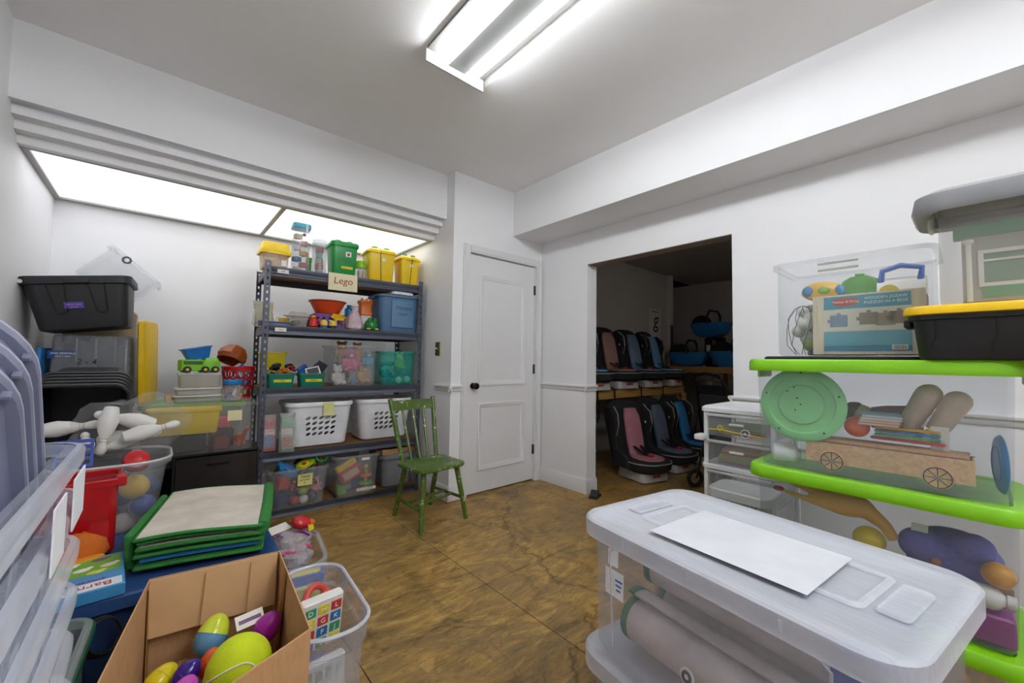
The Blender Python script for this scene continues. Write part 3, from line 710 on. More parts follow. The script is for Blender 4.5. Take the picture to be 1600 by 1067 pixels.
obj('front_panel', MB().at((.02, -.1535, .045), (1.6, 0, 0)).rbox(.20, .012, .235, .004, .003), plastic('#587fa3', .5), t)
lettering('Mystery', .045, plastic('#2f4a66', .6), t, (.03, -.1655, .215), (91.6, 0, 0), .15); lettering('toys', .045, plastic('#2f4a66', .6), t, (.02, -.1642, .165), (91.6, 0, 0), .15)
t = thing('box_lid', 'white plastic lid resting across the blue storage bin', 'lid', RK(1.02, .20, Z+.327), RA+3)
obj('lid_plate', MB().rloft([(.19, .36, .03, 0), (.20, .37, .03, .004), (.20, .37, .03, .022), (.17, .34, .03, .034), (.10, .20, .03, .036)], 5), plastic('#dfe4ec', .4), t)
for i in range(4): obj('ridge', MB().at((0, -.12+.08*i, .034)).rbox(.12, .012, .006, .004, .002), plastic('#dfe4ec', .4), t)

# ---- third shelf
Z = SZ[2]+.001
def small_bin(label, x, y, w, d, h, col, rot=0, tape=None, z=None):
    t = thing('small_bin', label, 'bin', RK(x, y, Z if z is None else z), RA+rot)
    obj('tub', MB().rloft([(w*.80, d*.80, .014, 0), (w*.83, d*.83, .018, .005), (w*.93, d*.93, .02, h-.014), (w, d, .024, h-.013), (w, d, .024, h), (w*.92, d*.92, .02, h), (w*.82, d*.82, .016, .007)], 4), plastic(col, .38), t)
    if tape:
        tp = obj('name_tape', MB().at((.01, -d*.45, h*.48), (7, 0, 0)).box(-w*.30, w*.30, -.001, .001, -.010, .010), plastic('#dfe02e', .6), t)
        lettering(tape, .014, INK, tp, (.01, -d*.45-.002, h*.48), (97, 0, 0))
    for s in (-1, 1): obj('grip', MB().at((s*w*.5, 0, h-.02)).rbox(.012, d*.3, .012, .004, .003), plastic(col, .38), t)
    return t
small_bin('green bin with yellow name tape beside the rack upright', .125, .10, .19, .17, .105, '#157a68', 0, 'CARS')
small_bin('green bin with yellow name tape beside the plush toy tote', .335, .10, .19, .17, .105, '#157a68', -2, 'GAMES')
toy_blockbox('grey carton supporting the yellow bin on the third shelf', '#8f8d86', .16, .17, .12, RK(.11, .33, Z), RA, None, 'carton', 'box')
small_bin('yellow bin perched behind the green bins', .105, .33, .18, .18, .14, '#d6c21c', 0, None, Z+.122)
rn = random.Random(5)
jum = (('yellow', '#e5c61a'), ('black', '#1b1b1e'), ('orange', '#dc6a1c'), ('red', '#c23420'), ('white', '#e6e3da'), ('dark green', '#20503a'), ('gold', '#c99a2a'), ('charcoal', '#33353b'))
for i, (n_, c) in enumerate(jum):
    x = .06+.045*(i % 4); y = .06+.055*(i//4)
    toy_car(f'{n_} toy car heaped in the green bin by the upright', c, .062+.008*(i % 3), RK(x, y+.012*(i % 2), Z+.100+.030*((i*3) % 2)+.012*(i//4)), (rn.uniform(-35, 35), rn.uniform(-40, 40), rn.uniform(0, 180)))
toy_blockbox('tipped blue game carton in the second green bin', '#274a94', .07, .05, .10, RK(.30, .11, Z+.07), (20, -35, RA), '#3f73bd', 'game_carton', 'box')
toy_blockbox('white handheld game console in the second green bin', '#dcdcda', .11, .028, .075, RK(.345, .05, Z+.085), (-25, -14, RA), '#3a3d44', 'game_console', 'toy')
toy_blockbox('black game carton leaning in the second green bin', '#25262b', .075, .045, .11, RK(.375, .10, Z+.075), (8, 30, RA), None, 'game_carton', 'box')
bag('black crumpled bag beside the plush toy tote', '#222226', .032, .05, .085, RK(.415, .33, Z), RA, film('#3a3b40', .85), seed=11)
TW = RK(.648, .20, Z)
tote('clear_tote', 'open clear tote of plush toys on the third shelf', 'tote', .385, .36, .325, TW, RA, clear('#d9dade', .22, .12), None, .88, .05, handles=False)
pl = (('white', '#dcd9d4', .17, -.095, -.05, .004, 20), ('pink', '#d06a8c', .17, .0, -.055, .10, -10), ('tan', '#c3986a', .16, .075, .04, .18, 15), ('sandy', '#c4a276', .17, .085, -.055, .008, 20), ('sky blue', '#4f9fc0', .12, .115, -.095, .15, 0), ('brown', '#8f6a4f', .17, -.04, .085, .004, 0), ('caramel', '#b98a58', .16, -.04, .08, .19, 0))
for n_, c, s, dx, dy, dz, a in pl:
    toy_plush(f'{n_} plush animal in the open clear tote on the third shelf', c, s, (TW[0]+dx, TW[1]+dy, Z+.006+dz), (0, 0, RA+a))
toy_ball('small blue ball at the bottom of the plush toy tote', '#2d6fb6', .024, (TW[0]-.02, TW[1]-.12, Z+.008))
TW = RK(1.012, .19, Z)
tote('teal_tote', 'translucent teal tote of bath toys on the third shelf', 'tote', .335, .34, .285, TW, RA, clear('#2fb8a6', .42, .2), None, .84, .05, handles=False)
toys = (('navy', '#2b4f8f', 'b', -.09, -.10, .01), ('pearl', '#d5e6e2', 'b', .02, -.115, .01), ('mint', '#bfe6d8', 'b', .075, -.11, .012), ('lime', '#b6d21f', 'p', .05, -.03, .13), ('cobalt', '#3155a8', 'c', -.06, -.06, .06), ('violet', '#7a4b9a', 'b', .10, -.04, .06), ('turquoise', '#2aa6b0', 'p', -.03, .04, .05), ('cherry', '#b02a44', 'b', .05, .03, .10), ('sea green', '#3fae8a', 'c', .02, .06, .15), ('aqua', '#57c2cc', 'b', -.11, -.02, .10))
for n_, c, k, dx, dy, dz in toys:
    p = (TW[0]+dx, TW[1]+dy, Z+.004+dz)
    if k == 'b': toy_ball(f'{n_} bath ball in the translucent teal tote', c, .030, p)
    elif k == 'p': toy_plush(f'{n_} soft toy in the translucent teal tote', c, .13, p, (0, 0, 20))
    else: toy_car(f'{n_} toy boat car in the translucent teal tote', c, .10, p, (0, 10, 40))
t = thing('doll_figure', 'little doll poking out of the teal tote', 'doll', (TW[0]+.09, TW[1]+.02, Z+.19), (8, 0, 10))
obj('torso', MB().lathe([(.012, 0), (.02, .02), (.014, .06), (.006, .075)], 12), plastic('#e4e0e6', .5), t); obj('head', MB().ball(.016, n=12, m=8, c=(0, 0, .09)), plastic('#d9b090', .5), t)
obj('hair', MB().ball(.017, .017, .012, 12, 8, (0, .004, .099)), plastic('#6b2f4a', .6), t)

# ---- fourth shelf: laundry baskets
Z = SZ[1]+.0045
def laundry(label, x, y, rot, w=.49, d=.40, h=.335):
    t = thing('laundry_basket', label, 'basket', RK(x, y, Z), RA+rot)
    bw, bd = w*.80, d*.80; tw, td = w*.94, d*.94; rb, rt_ = .06, .07; hh = h-.028; z0 = .012
    mb = MB()
    def lerp(a, b, k): return a+(b-a)*k
    def face(kind):
        if kind == 'f': return lambda s, q: (s*lerp(bw/2-rb, tw/2-rt_, q), -lerp(bd, td, q)/2, z0+(hh-z0)*q)
        if kind == 'b': return lambda s, q: (s*lerp(bw/2-rb, tw/2-rt_, q), lerp(bd, td, q)/2, z0+(hh-z0)*q)
        if kind == 'l': return lambda s, q: (-lerp(bw, tw, q)/2, s*lerp(bd/2-rb, td/2-rt_, q), z0+(hh-z0)*q)
        return lambda s, q: (lerp(bw, tw, q)/2, s*lerp(bd/2-rb, td/2-rt_, q), z0+(hh-z0)*q)
    for kd in 'fblr':
        fn = face(kd); e = .74
        hole_wall(mb, fn, -e, e, .22, .76, 5, 4, .10, .043, .55)
        quad(mb, fn(-1, 0), fn(1, 0), fn(e, .22), fn(-e, .22)); quad(mb, fn(-e, .76), fn(e, .76), fn(1, 1), fn(-1, 1))
        quad(mb, fn(-1, 0), fn(-e, .22), fn(-e, .76), fn(-1, 1)); quad(mb, fn(e, .22), fn(1, 0), fn(1, 1), fn(e, .76))
    for cx, cy, a0 in ((1, 1, 0), (-1, 1, 90), (-1, -1, 180), (1, -1, 270)):
        rings = []
        for q in (0, 1):
            W2, D2, r_ = lerp(bw, tw, q)/2, lerp(bd, td, q)/2, lerp(rb, rt_, q)
            rings.append([(cx*(W2-r_)+r_*math.cos(R(a0+15*i)), cy*(D2-r_)+r_*math.sin(R(a0+15*i)), z0+(hh-z0)*q) for i in range(7)])
        mb.loft(rings, False, False, False)
    mb.rloft([(bw-.03, bd-.03, rb-.01, 0), (bw, bd, rb, z0)], 6, True, False)
    solidify(obj('cage', mb, plastic('#e6e8ee', .4), t), .003)
    obj('rim', MB().rloft([(tw, td, rt_, hh-.002), (w, d, rt_+.02, hh-.004), (w+.006, d+.006, rt_+.02, hh+.008), (w-.004, d-.004, rt_+.02, h), (w-.03, d-.03, rt_+.01, h), (tw-.008, td-.008, rt_, hh)], 6, False, False), plastic('#eceef2', .4), t)
    return t
l1 = laundry('white laundry basket with a yellow sticky note beside the red toy packs', .405, .21, 0)
obj('sticky_note', MB().at((.045, -.206, .272)).box(-.038, .038, -.001, .001, -.04, .058), plastic('#dfe19a', .85), l1)
l2 = laundry('white laundry basket behind the green wooden chair', .92, .225, 0, .48)
obj('basket_tag', MB().at((.10, -.209, .30)).box(-.06, .06, -.001, .001, -.016, .024), plastic('#eceef2', .6), l2)
k = 0
for bx, nmb in ((.405, 'noted laundry basket'), (.935, 'laundry basket behind the chair')):
    for i, (n_, c) in enumerate((('teal', '#3f8592'), ('denim', '#3d5a8a'), ('grey', '#77797f'), ('rust', '#8c4a34'), ('cream', '#cfc4ae'))):
        toy_blockbox(f'{n_} puzzle box inside the {nmb}', c, .10, .11, .07+.02*(i % 3), RK(bx-.10+.105*(i % 3), .17+.12*(i//3), Z+.014), RA, '#a8b7bd' if i % 2 else '#32474f', 'puzzle_box', 'box')
def pack(label, x, y, col, col2, rot, h, w, txt):
    t = thing('toy_pack', label, 'package', RK(x, y, Z), (-1, 0, RA+rot))
    mb = MB().rloft([(w*.9, .035, .012, 0), (w, .06, .016, .02), (w*.98, .055, .016, h*.7), (w*.9, .03, .01, h*.93), (w*.95, .006, .002, h)], 4)
    obj('card', mb, plastic(col, .5), t)
    mb = MB().rloft([(w*1.08, .055, .014, .001), (w*1.12, .082, .02, .02), (w*1.1, .075, .02, h*.72), (w*.95, .045, .012, h*.98), (w*1.1, .012, .004, h*1.08)], 5)
    obj('wrap', jitter(mb, .006, 3, .01), film('#f4f4f8', .30), t, smooth=25)
    obj('print', MB().at((0, -.0315, h*.15)).box(-w*.34, w*.34, 0, .0015, 0, h*.28), plastic(col2, .5), t)
    obj('banner', MB().at((0, -.031, h*.50)).box(-w*.42, w*.42, 0, .0015, 0, h*.16), plastic('#e8e3dc', .5), t)
    lettering(txt, .022, plastic('#9b1d1d', .6), t, (0, -.0325, h*.58), (90, 0, 0))
    return t
pack('red wrapped toy pack standing beside the rack upright', .055, .04, '#b81f1c', '#4a74b4', 4, .26, .105, 'SUPER')
pack('green and red wrapped toy pack touching the noted laundry basket', .168, .035, '#5f9a6c', '#7fb18a', -10, .25, .085, 'PICKS') if 0 else pack('green and red wrapped toy pack next to the noted laundry basket', .170, -.025, '#6fa37a', '#b3392e', -10, .25, .085, 'FUN')

# ---- bottom shelf
Z = SZ[0]+.0055
TW = RK(.258, .09, Z)
t1 = tote('clear_tote', 'clear tote of baby toys with a yellow handwritten note', 'tote', .41, .34, .275, TW, RA, clear('#d8dade', .20, .15), None, .82, .045, handles=False)
nt_ = obj('note', MB().at((.03, -.166, .195), (7, 0, 0)).box(-.048, .048, -.001, .001, -.042, .042), plastic('#eae190', .85), t1)
lettering('TAKE', .026, INK, nt_, (.03, -.170, .217), (97, 0, 0)); lettering('to Keller', .019, INK, nt_, (.03, -.1675, .195), (97, 0, 0)); lettering('5', .02, INK, nt_, (.03, -.165, .172), (97, 0, 0))
tz = (('red', '#b8342c', 'k', -.11, -.09, .13), ('navy', '#22365f', 'k', -.11, -.08, .01), ('crimson', '#b11f2b', 'b', -.02, -.105, .006), ('lime', '#8fb62c', 'b', .015, -.10, .07), ('midnight', '#1f2a4a', 'b', .085, -.10, .01), ('white', '#dcd6d2', 'b', .035, -.115, .006), ('scarlet', '#c0352f', 'c', .10, -.09, .14), ('brown', '#8a5140', 'p', -.04, -.06, .08), ('forest', '#1f6b45', 'k', -.12, .02, .005), ('rose', '#c98a94', 'p', .12, -.05, .06), ('amber', '#d9a22c', 'b', .05, -.03, .07), ('plum', '#5b3a67', 'k', .06, .06, .01), ('steel', '#5d6c86', 'k', -.045, .07, .01))
for n_, c, k, dx, dy, dz in tz:
    p = (TW[0]+dx, TW[1]+dy, Z+.006+dz)
    lb = 'in the clear tote with the handwritten note'
    if k == 'b': toy_ball(f'{n_} toy ball {lb}', c, .032, p)
    elif k == 'c': toy_car(f'{n_} toy truck {lb}', c, .10, p, (10, 15, 30), name='toy_truck')
    elif k == 'p': toy_plush(f'{n_} plush rattle {lb}', c, .12, p, (0, 0, 15))
    else: toy_blockbox(f'{n_} toy cube {lb}', c, .085, .08, .085, p, (5, 8, 20), None, 'toy_cube')
# toys heaped above its rim
toy_blockbox('black and blue toy carton leaning out of the noted tote', '#20242c', .16, .05, .12, (TW[0]-.09, TW[1]-.02, Z+.185), (-12, 30, -10), '#2f6fb0', 'toy_carton', 'box')
t = thing('toy_hammer', 'bright blue plastic toy hammer lying across the noted tote', 'toy', (TW[0]-.065, TW[1]-.12, Z+.255), (0, 40, RA+4))
obj('handle', MB().at((0, 0, 0), (0, 90, 0)).lathe([(.012, -.10), (.014, -.09), (.011, 0), (.013, .10)], 10), plastic('#1d86c8', .35), t); obj('head', MB().at((-.08, -.045, 0), (-90, 0, 0)).lathe([(.020, 0), (.024, .01), (.018, .04), (.024, .08), (.020, .09)], 14), plastic('#1d86c8', .35), t)
toy_blockbox('brown and gold toy carton tilted out of the noted tote', '#3a2a1c', .12, .04, .14, (TW[0]+.0, TW[1]+.05, Z+.195), (0, 50, 15), '#9b7428', 'toy_carton', 'box')
t = thing('toy_mirror', 'lime green leaf-shaped toy mirror on the noted tote', 'toy', (TW[0]+.07, TW[1]-.06, Z+.275), (20, -20, 20))
obj('frame', MB().at((0, 0, 0), (0, 0, 0), (1.6, 1, 1)).lathe([(.05, 0), (.055, .006), (.05, .014), (.03, .016)], 22), plastic('#8dbb22', .4), t)
obj('flower', MB().at((-.02, -.01, .015), (0, 0, 0), (1.3, 1, 1)).lathe([(.032, 0), (.034, .004), (.02, .008)], 14), plastic('#e6c81e', .4), t); obj('center', MB().at((-.02, -.01, .022)).lathe([(.020, 0), (.018, .006)], 14), plastic('#cf3b1e', .4), t)
toy_ring('green toy ring standing on the noted tote', '#12894a', .062, .013, (TW[0]+.13, TW[1]-.09, Z+.305), (62, 0, 12))
t = thing('toy_arch', 'orange toy arch held through the green ring', 'toy', (TW[0]+.125, TW[1]-.045, Z+.295), (70, 0, 10))
obj('arch', MB().tube([(-.03, -.03, 0), (-.035, .01, 0), (-.015, .035, 0), (.015, .035, 0), (.03, .01, 0), (.028, -.03, 0)], .013, 10), plastic('#e0641a', .4), t)
for s in (-1, 1): obj('tip', MB().ball(.016, n=10, m=7, c=(s*.029, -.034, 0)), plastic('#e8842c', .4), t)
TW = RK(.665, .10, Z)
t2 = tote('clear_tote', 'clear tote with red toy radio next to the grey bin', 'tote', .36, .36, .315, TW, RA, clear('#d8dade', .22, .15), None, .82, .045, handles=False)
obj('white_label', MB().at((.07, -.148, .045), (8, 0, 0)).box(-.075, .075, -.001, .001, -.012, .012), PAPER, t2)
obj('rim_tag', MB().at((.05, -.1785, .286)).box(-.03, .03, -.001, .001, -.009, .009), PAPER, t2)
t = thing('toy_radio', 'red and yellow toy radio inside the clear tote', 'toy', (TW[0]-.035, TW[1]-.080, Z+.11), (-4, -26, RA))
obj('case', MB().rbox(.17, .06, .095, .02, .008), plastic('#b8342f', .4), t); obj('roof', MB().at((-.005, 0, .095)).rbox(.165, .058, .045, .02, .008), plastic('#d8b52a', .4), t)
obj('screen', MB().at((0, -.0305, .022)).box(-.06, .06, 0, .001, 0, .05), plastic('#b7a58e', .5), t)
t = thing('stacking_toy', 'stacking ring toy inside the clear tote', 'toy', (TW[0]+.085, TW[1]-.08, Z+.008), RA)
obj('base', MB().lathe([(.04, 0), (.045, .01), (.03, .02)], 18), plastic('#d8a52a', .4), t); obj('spindle', MB().lathe([(.012, .02), (.012, .18), (.018, .185), (.016, .2), (.006, .21)], 12), plastic('#e0b32c', .4), t)
obj('ring', MB().at((0, 0, .062)).torus(.036, .016, 20, 8), plastic('#5fb03a', .4), t); obj('ring', MB().at((0, 0, .125)).torus(.032, .015, 20, 8), plastic('#e0861e', .4), t)
for i, (n_, c, dx, dy) in enumerate((('green', '#5a9a3c', -.12, -.10), ('grey', '#8a8b90', -.03, .06), ('blue', '#2b5f9a', .05, .09), ('ochre', '#b3862e', -.105, .03), ('brown', '#6b4e3a', .12, .05))):
    toy_blockbox(f'{n_} toy cube beside the toy radio in its tote', c, .075, .07, .07, (TW[0]+dx, TW[1]+dy, Z+.006), 12*i, None, 'toy_cube')
t = thing('sorting_case', 'grey divided plastic case with blue caps behind the toy radio tote', 'case', RK(.62, .36, Z), RA)
obj('case', MB().rbox(.34, .12, .33, .02, .006), clear('#b9bcc4', .6), t); obj('blue_cap', MB().at((-.05, -.03, .33)).rbox(.14, .05, .02, .01, .004), plastic('#1d5c8c', .4), t)
gb = tote('grey_bin', 'grey lidded bin with wooden tray on its lid', 'bin', .29, .34, .255, RK(1.02, .18, Z), RA+2, plastic('#7f828a', .5), plastic('#868991', .5), .88, .06, handles=False)
t = thing('wooden_tray', 'wooden sorting tray with square compartments on the grey bin', 'tray', RK(1.022, .15, Z+.271), RA+8)
obj('frame', MB().box(-.16, .16, -.12, -.11, 0, .04).box(-.16, .16, .11, .12, 0, .04).box(-.16, -.15, -.11, .11, 0, .04).box(.15, .16, -.11, .11, 0, .04).box(-.15, .15, -.11, .11, 0, .006), wood('#b98a58'), t)
for i in range(4):
    for j in range(3):
        obj('tile', MB().at((-.112+.075*i, -.072+.072*j, .006)).rbox(.062, .058, .030, .004, .003), plastic(('#d9c9b4', '#a3423a', '#e3ddd2')[(i+j) % 3], .5), t)

# ============================================================ GREEN CHAIR
def chair():
    t = thing('wooden_chair', 'worn green painted wooden chair with spindle back', 'chair', (1.49, 2.565, 0), 4)
    m, nt, b = nodes('worn_green_paint')
    n = noise(nt, 16, 6, .65, .4); n2 = noise(nt, 55, 4, .6)
    mm = nt.nodes.new('ShaderNodeMath'); mm.operation = 'MULTIPLY'; link(nt, n.outputs[0], mm.inputs[0]); link(nt, n2.outputs[0], mm.inputs[1])
    r = ramp(nt, mm.outputs[0], [(.0, lin('#41591f')), (.26, lin('#506926')), (.335, lin('#5f7a31')), (.352, lin('#c9c9b4'))])
    link(nt, r.outputs[0], b.inputs['Base Color']); b.inputs['Roughness'].default_value = .3
    bump(nt, b, n2.outputs[0], .15, .002)
    seat = MB().rloft([(.37, .32, .06, .372), (.395, .345, .07, .378), (.40, .35, .07, .388), (.395, .345, .07, .400), (.37, .32, .06, .404), (.30, .25, .06, .398)], 6)
    obj('seat', seat, m, t)
    def leg(a, b_, r0, r1): return MB().tube([a, ((a[0]+b_[0])/2, (a[1]+b_[1])/2, (a[2]+b_[2])/2), b_], [r0, (r0+r1)/2*1.08, r1], 10)
    LP = {}
    for sx, sy, fx, fy in ((-1, -1, -.185, -.175), (1, -1, .195, -.165), (-1, 1, -.15, .23), (1, 1, .165, .245)):
        a = (sx*.135, sy*.115, .38); f = (fx, fy, .002); LP[(sx, sy)] = (a, f)
        obj('leg', leg(a, f, .019, .016), m, t)
    def on(k, z):
        a, f = LP[k]; q = (z-a[2])/(f[2]-a[2]); return tuple(a[i]+(f[i]-a[i])*q for i in range(3))
    for k1, k2, z in (((-1, -1), (-1, 1), .13), ((1, -1), (1, 1), .15)):
        obj('stretcher', MB().tube([on(k1, z), on(k2, z)], .011, 8), m, t)
    p1, p2 = on((-1, -1), .13), on((-1, 1), .13); q1, q2 = on((1, -1), .15), on((1, 1), .15)
    for q in (.35, .62):
        a = tuple(p1[i]+(p2[i]-p1[i])*q for i in range(3)); c = tuple(q1[i]+(q2[i]-q1[i])*q for i in range(3))
        obj('stretcher', MB().tube([a, c], .010, 8), m, t)
    tops = {}
    for s in (-1, 1):
        a = (s*.142, .145, .395); b_ = (s*.185, .275, .835); tops[s] = (a, b_)
        mb = MB().tube([a, tuple((a[i]+b_[i])/2 for i in range(3)), b_], [.016, .018, .017], 10)
        obj('back_post', mb, m, t)
    def at(s, q): a, b_ = tops[s]; return Vector([a[i]+(b_[i]-a[i])*q for i in range(3)])
    L0, R0 = at(-1, .80), at(1, .80); L1, R1 = at(-1, .965), at(1, .965)
    rings = []
    for i in range(7):
        u = i/6; bow = .018*math.sin(math.pi*u); lo = L0.lerp(R0, u)+Vector((0, bow, 0)); hi = L1.lerp(R1, u)+Vector((0, bow, 0))
        rings.append([tuple(lo+Vector((0, -.008, 0))), tuple(lo+Vector((0, .008, 0))), tuple(hi+Vector((0, .008, 0))), tuple(hi+Vector((0, -.008, 0)))])
    obj('top_rail', MB().loft(rings), m, t)
    for i in (1, 2, 3):
        u = i/4; lo = at(-1, 0).lerp(at(1, 0), u); hi = at(-1, .81).lerp(at(1, .81), u)+Vector((0, .018*math.sin(math.pi*u), 0)); md = (lo+hi)/2
        obj('spindle', MB().tube([tuple(lo), tuple(md), tuple(hi)], [.009, .012, .009], 8), m, t)
chair()
# rubber door wedge by the opening
t = thing('door_stop', 'black rubber door stop at the foot of the doorway jamb', 'door stop', (2.80, 2.12, 0), 20)
obj('base', MB().rbox(.15, .075, .012, .015, .004), BLACK, t)
obj('wedge', MB().at((-.02, 0, .010), (0, -50, 0)).rbox(.10, .07, .016, .01, .004), BLACK, t)

# ============================================================ RIGHT SIDE: foreground clear totes
FC = clear('#dfe4f2', .24, .25); FL = clear('#e9ecf4', .44, .35, True)
def front_tote(label, z):
    t = thing('clear_tote', label, 'tote', (1.100, .375, z), -9)
    w, d, h = .47, .70, .335
    obj('body', tote_body(w, d, h, .88, .055, .02, False), FC, t)
    obj('lid', tote_lid(w, d, h, .07, .034, .012), FL, t)
    obj('lid_ridge', MB().at((0, 0, h+.006)).loft([[(x, y, z_) for x, y in rr(a, b, r)] for a, b, r, z_ in ((.20, .50, .02, 0), (.19, .49, .018, .005), (.175, .475, .015, .005), (.165, .465, .013, 0))], False, False), FL, t)
    for s in (-1, 1):
        obj('lid_tab', MB().at((0, s*.285, h+.004)).rbox(.16, .05, .007, .012, .003), FL, t)
    # raised frame moulded into the long side
    bw = w*.88/2; tw = w/2-.02
    def P(y, z_): return (-(bw+(tw-bw)*z_/h)-.0015, y, z_)
    obj('side_moulding', MB().tube([P(.24, .03), P(.245, h-.06), P(.225, h-.045), P(-.225, h-.045), P(-.245, h-.06), P(-.24, .03)], .0028, 6), FL, t)
    for y in (.18, .0, -.18): obj('rim_rib', MB().at((-w/2-.004, y, h-.024)).rbox(.006, .004, .022, .001, .0008), FL, t)
    return t
ft0 = front_tote('clear lidded tote at the floor under the rolled mat tote', 0.0)
ft1 = front_tote('clear lidded tote of rolled mats with a paper sheet on its lid', .352)
Zt = .352
def FT(x, y, z):
    c, s = math.cos(R(-9)), math.sin(R(-9)); return (1.100+c*x-s*y, .375+s*x+c*y, Zt+z)
for y, z, sy, sz, n_ in ((.235, .262, .034, .042, 1), (.232, .196, .062, .066, 2)):
    q = obj('side_label', MB().at((-.2068-.0082*(z/.335)-.0015, y, z), (0, 1.4, 0)).box(-.0008, .0008, -sy/2, sy/2, -sz/2, sz/2), plastic('#eef0f4', .7), ft1)
    if n_ == 2:
        for k in range(3): obj('pen_mark', MB().at((-.2068-.0082*(z/.335)-.0027, y-.016, z+.012-.012*k), (0, 4, 0)).box(-.0006, .0006, -.012+.003*k, .012-.002*k, -.002, .002), plastic('#3b6fb4', .7), q)
single('paper_sheet', MB().box(-.128, .128, -.172, .172, 0, .0006), plastic('#cfd1d7', .8), 'blank white paper sheet lying on the foreground tote lid', 'paper', FT(-.025, -.005, .3480), -6)
# rolled mats inside
MATC = fabric('#cfc3bb', 160, .4); FELT = fabric('#3d7d5c', 160, .5)
def roll(label, x, y, z, r, L, sp=2.3):
    t = thing('rolled_mat', label, 'mat', FT(x, y, z), (0, 0, -9))
    pts = []
    for i in range(46):
        a = i/45*sp*2*math.pi; q = .014+(r-.014)*i/45; pts.append((q*math.cos(a), q*math.sin(a)))
    def band(y0, y1, th):
        mb = MB(); rings = []
        for i, (px, pz) in enumerate(pts):
            l_ = math.hypot(px, pz); nx, nz = px/l_, pz/l_
            rings.append([(px, y0, pz+r), (px, y1, pz+r), (px+nx*th, y1, pz+r+nz*th), (px+nx*th, y0, pz+r+nz*th)])
        return mb.loft(rings)
    obj('sheet', band(-L/2+.02, L/2-.02, .006), MATC, t)
    for a, b in ((-L/2, -L/2+.02), (L/2-.02, L/2)): obj('felt_edge', band(a, b, .0075), FELT, t)
    return t
roll('beige rolled play mat lying in the foreground tote', -.115, -.03, .012, .068, .56)
roll('beige rolled play mat resting on top of the other roll', -.03, -.02, .125, .058, .54) if 0 else roll('second beige rolled play mat farther back in the foreground tote', .03, -.03, .012, .068, .56)
roll('topmost beige rolled mat in the foreground tote', -.045, -.03, .150, .052, .54)
t = thing('grommet', 'black and white grommet stuck on a rolled mat', 'ring', FT(-.197, .03, .085), (0, -82, -9))
obj('washer', MB().lathe([(.016, 0), (.018, .002), (.016, .004)], 16), plastic('#e9e6e2', .5), t); obj('eyelet', MB().at((0, 0, .004)).torus(.009, .0035, 16, 6), BLACK, t)
toy_blockbox('navy blue game box at the back of the foreground tote', '#1f3f78', .06, .42, .22, FT(.145, -.06, .012), -9, None, 'game_box', 'box')
t = thing('toy_phone', 'grey handheld toy frame standing in the foreground tote', 'toy', FT(.055, .19, .155), (0, 12, -9))
obj('frame', MB().box(-.015, .015, -.06, .06, .10, .125).box(-.012, .012, -.06, -.04, 0, .10).box(-.012, .012, .04, .06, 0, .10), plastic('#9a9fae', .5), t); obj('screen', MB().box(-.008, .008, -.038, .038, .02, .095), plastic('#2a2f45', .3), t)
toy_blockbox('bright blue foam block near the tote end', '#2459a8', .05, .10, .12, FT(.11, -.255, .235) if 0 else FT(-.13, -.27, .165), (0, 0, -9), None, 'foam_block')
toy_bottle('peach doll arm shaped bottle by the rolled mats', '#d7a48c', '#cf9a84', .018, .09, FT(-.075, .235, .15), (0, -60, 20)) if 0 else toy_bottle('peach coloured tube beside the rolled mats', '#d7a48c', '#cf9a84', .018, .12, FT(.02, .275, .014), (0, 0, 0), None, 'tube')

# ============================================================ RIGHT SIDE: stack of green-lidded totes
GL = plastic('#7fc30c', .35); GC = clear('#ccd2dc', .13, .12)
GX, GY = 1.885, .235
def green_tote(label, z, dx=0, dy=0, rot=0):
    t = thing('green_lid_tote', label, 'tote', (GX+dx, GY+dy, z), rot); w, d, h = .45, .64, .362
    obj('body', tote_body(w, d, h, .885, .045, .014, False), GC, t)
    obj('lid', MB().rloft([(w-.006, d-.006, .05, h+.001), (w+.002, d+.002, .055, h-.020), (w+.022, d+.022, .065, h-.022), (w+.026, d+.026, .067, h-.014), (w+.022, d+.022, .065, h+.012), (w+.008, d+.008, .058, h+.020), (w-.045, d-.045, .045, h+.020), (w-.06, d-.06, .04, h+.012)], 7), GL, t)
    for s in (-1, 1): obj('latch', MB().at((0, s*(d/2+.014), h-.05)).rbox(.14, .012, .055, .008, .004), GL, t)
    return t
G0 = green_tote('clear tote with green lid at the bottom of the stack', 0, -.01, .01, 1)
G1 = green_tote('clear tote with green lid holding the purple plush', .3835, 0, 0, -1)
G2 = green_tote('clear tote with green lid holding the wooden wagon', .767, 0, 0, 0)
z2 = .767+.006; xf = GX-.195      # inside of the front wall
t = thing('toy_disc', 'pale green plastic disc standing inside the green-lidded wagon tote', 'toy', (xf+.018, .405, z2+.092), (0, -86, 0))
obj('plate', MB().at((.125, 0, 0)).lathe([(.125, 0), (.128, .004), (.120, .010), (.100, .010), (.096, .004), (.070, .004), (.066, .010), (.02, .012), (.004, .012)], 40), plastic('#8fd58c', .35), t)
for a in (0, 72, 144, 216, 288): obj('hole_rivet', MB().at((.125+.112*math.cos(R(a)), .112*math.sin(R(a)), .010)).lathe([(.004, 0), (.003, .003)], 10), plastic('#3f6f4a', .5), t)
for x, y in ((0, 0), (.022, .01), (-.02, .016), (.045, .04), (.06, .02)): obj('peg_hole', MB().at((.125+x, y, .012)).lathe([(.003, 0), (.002, .001)], 8), plastic('#2f5a3a', .5), t)
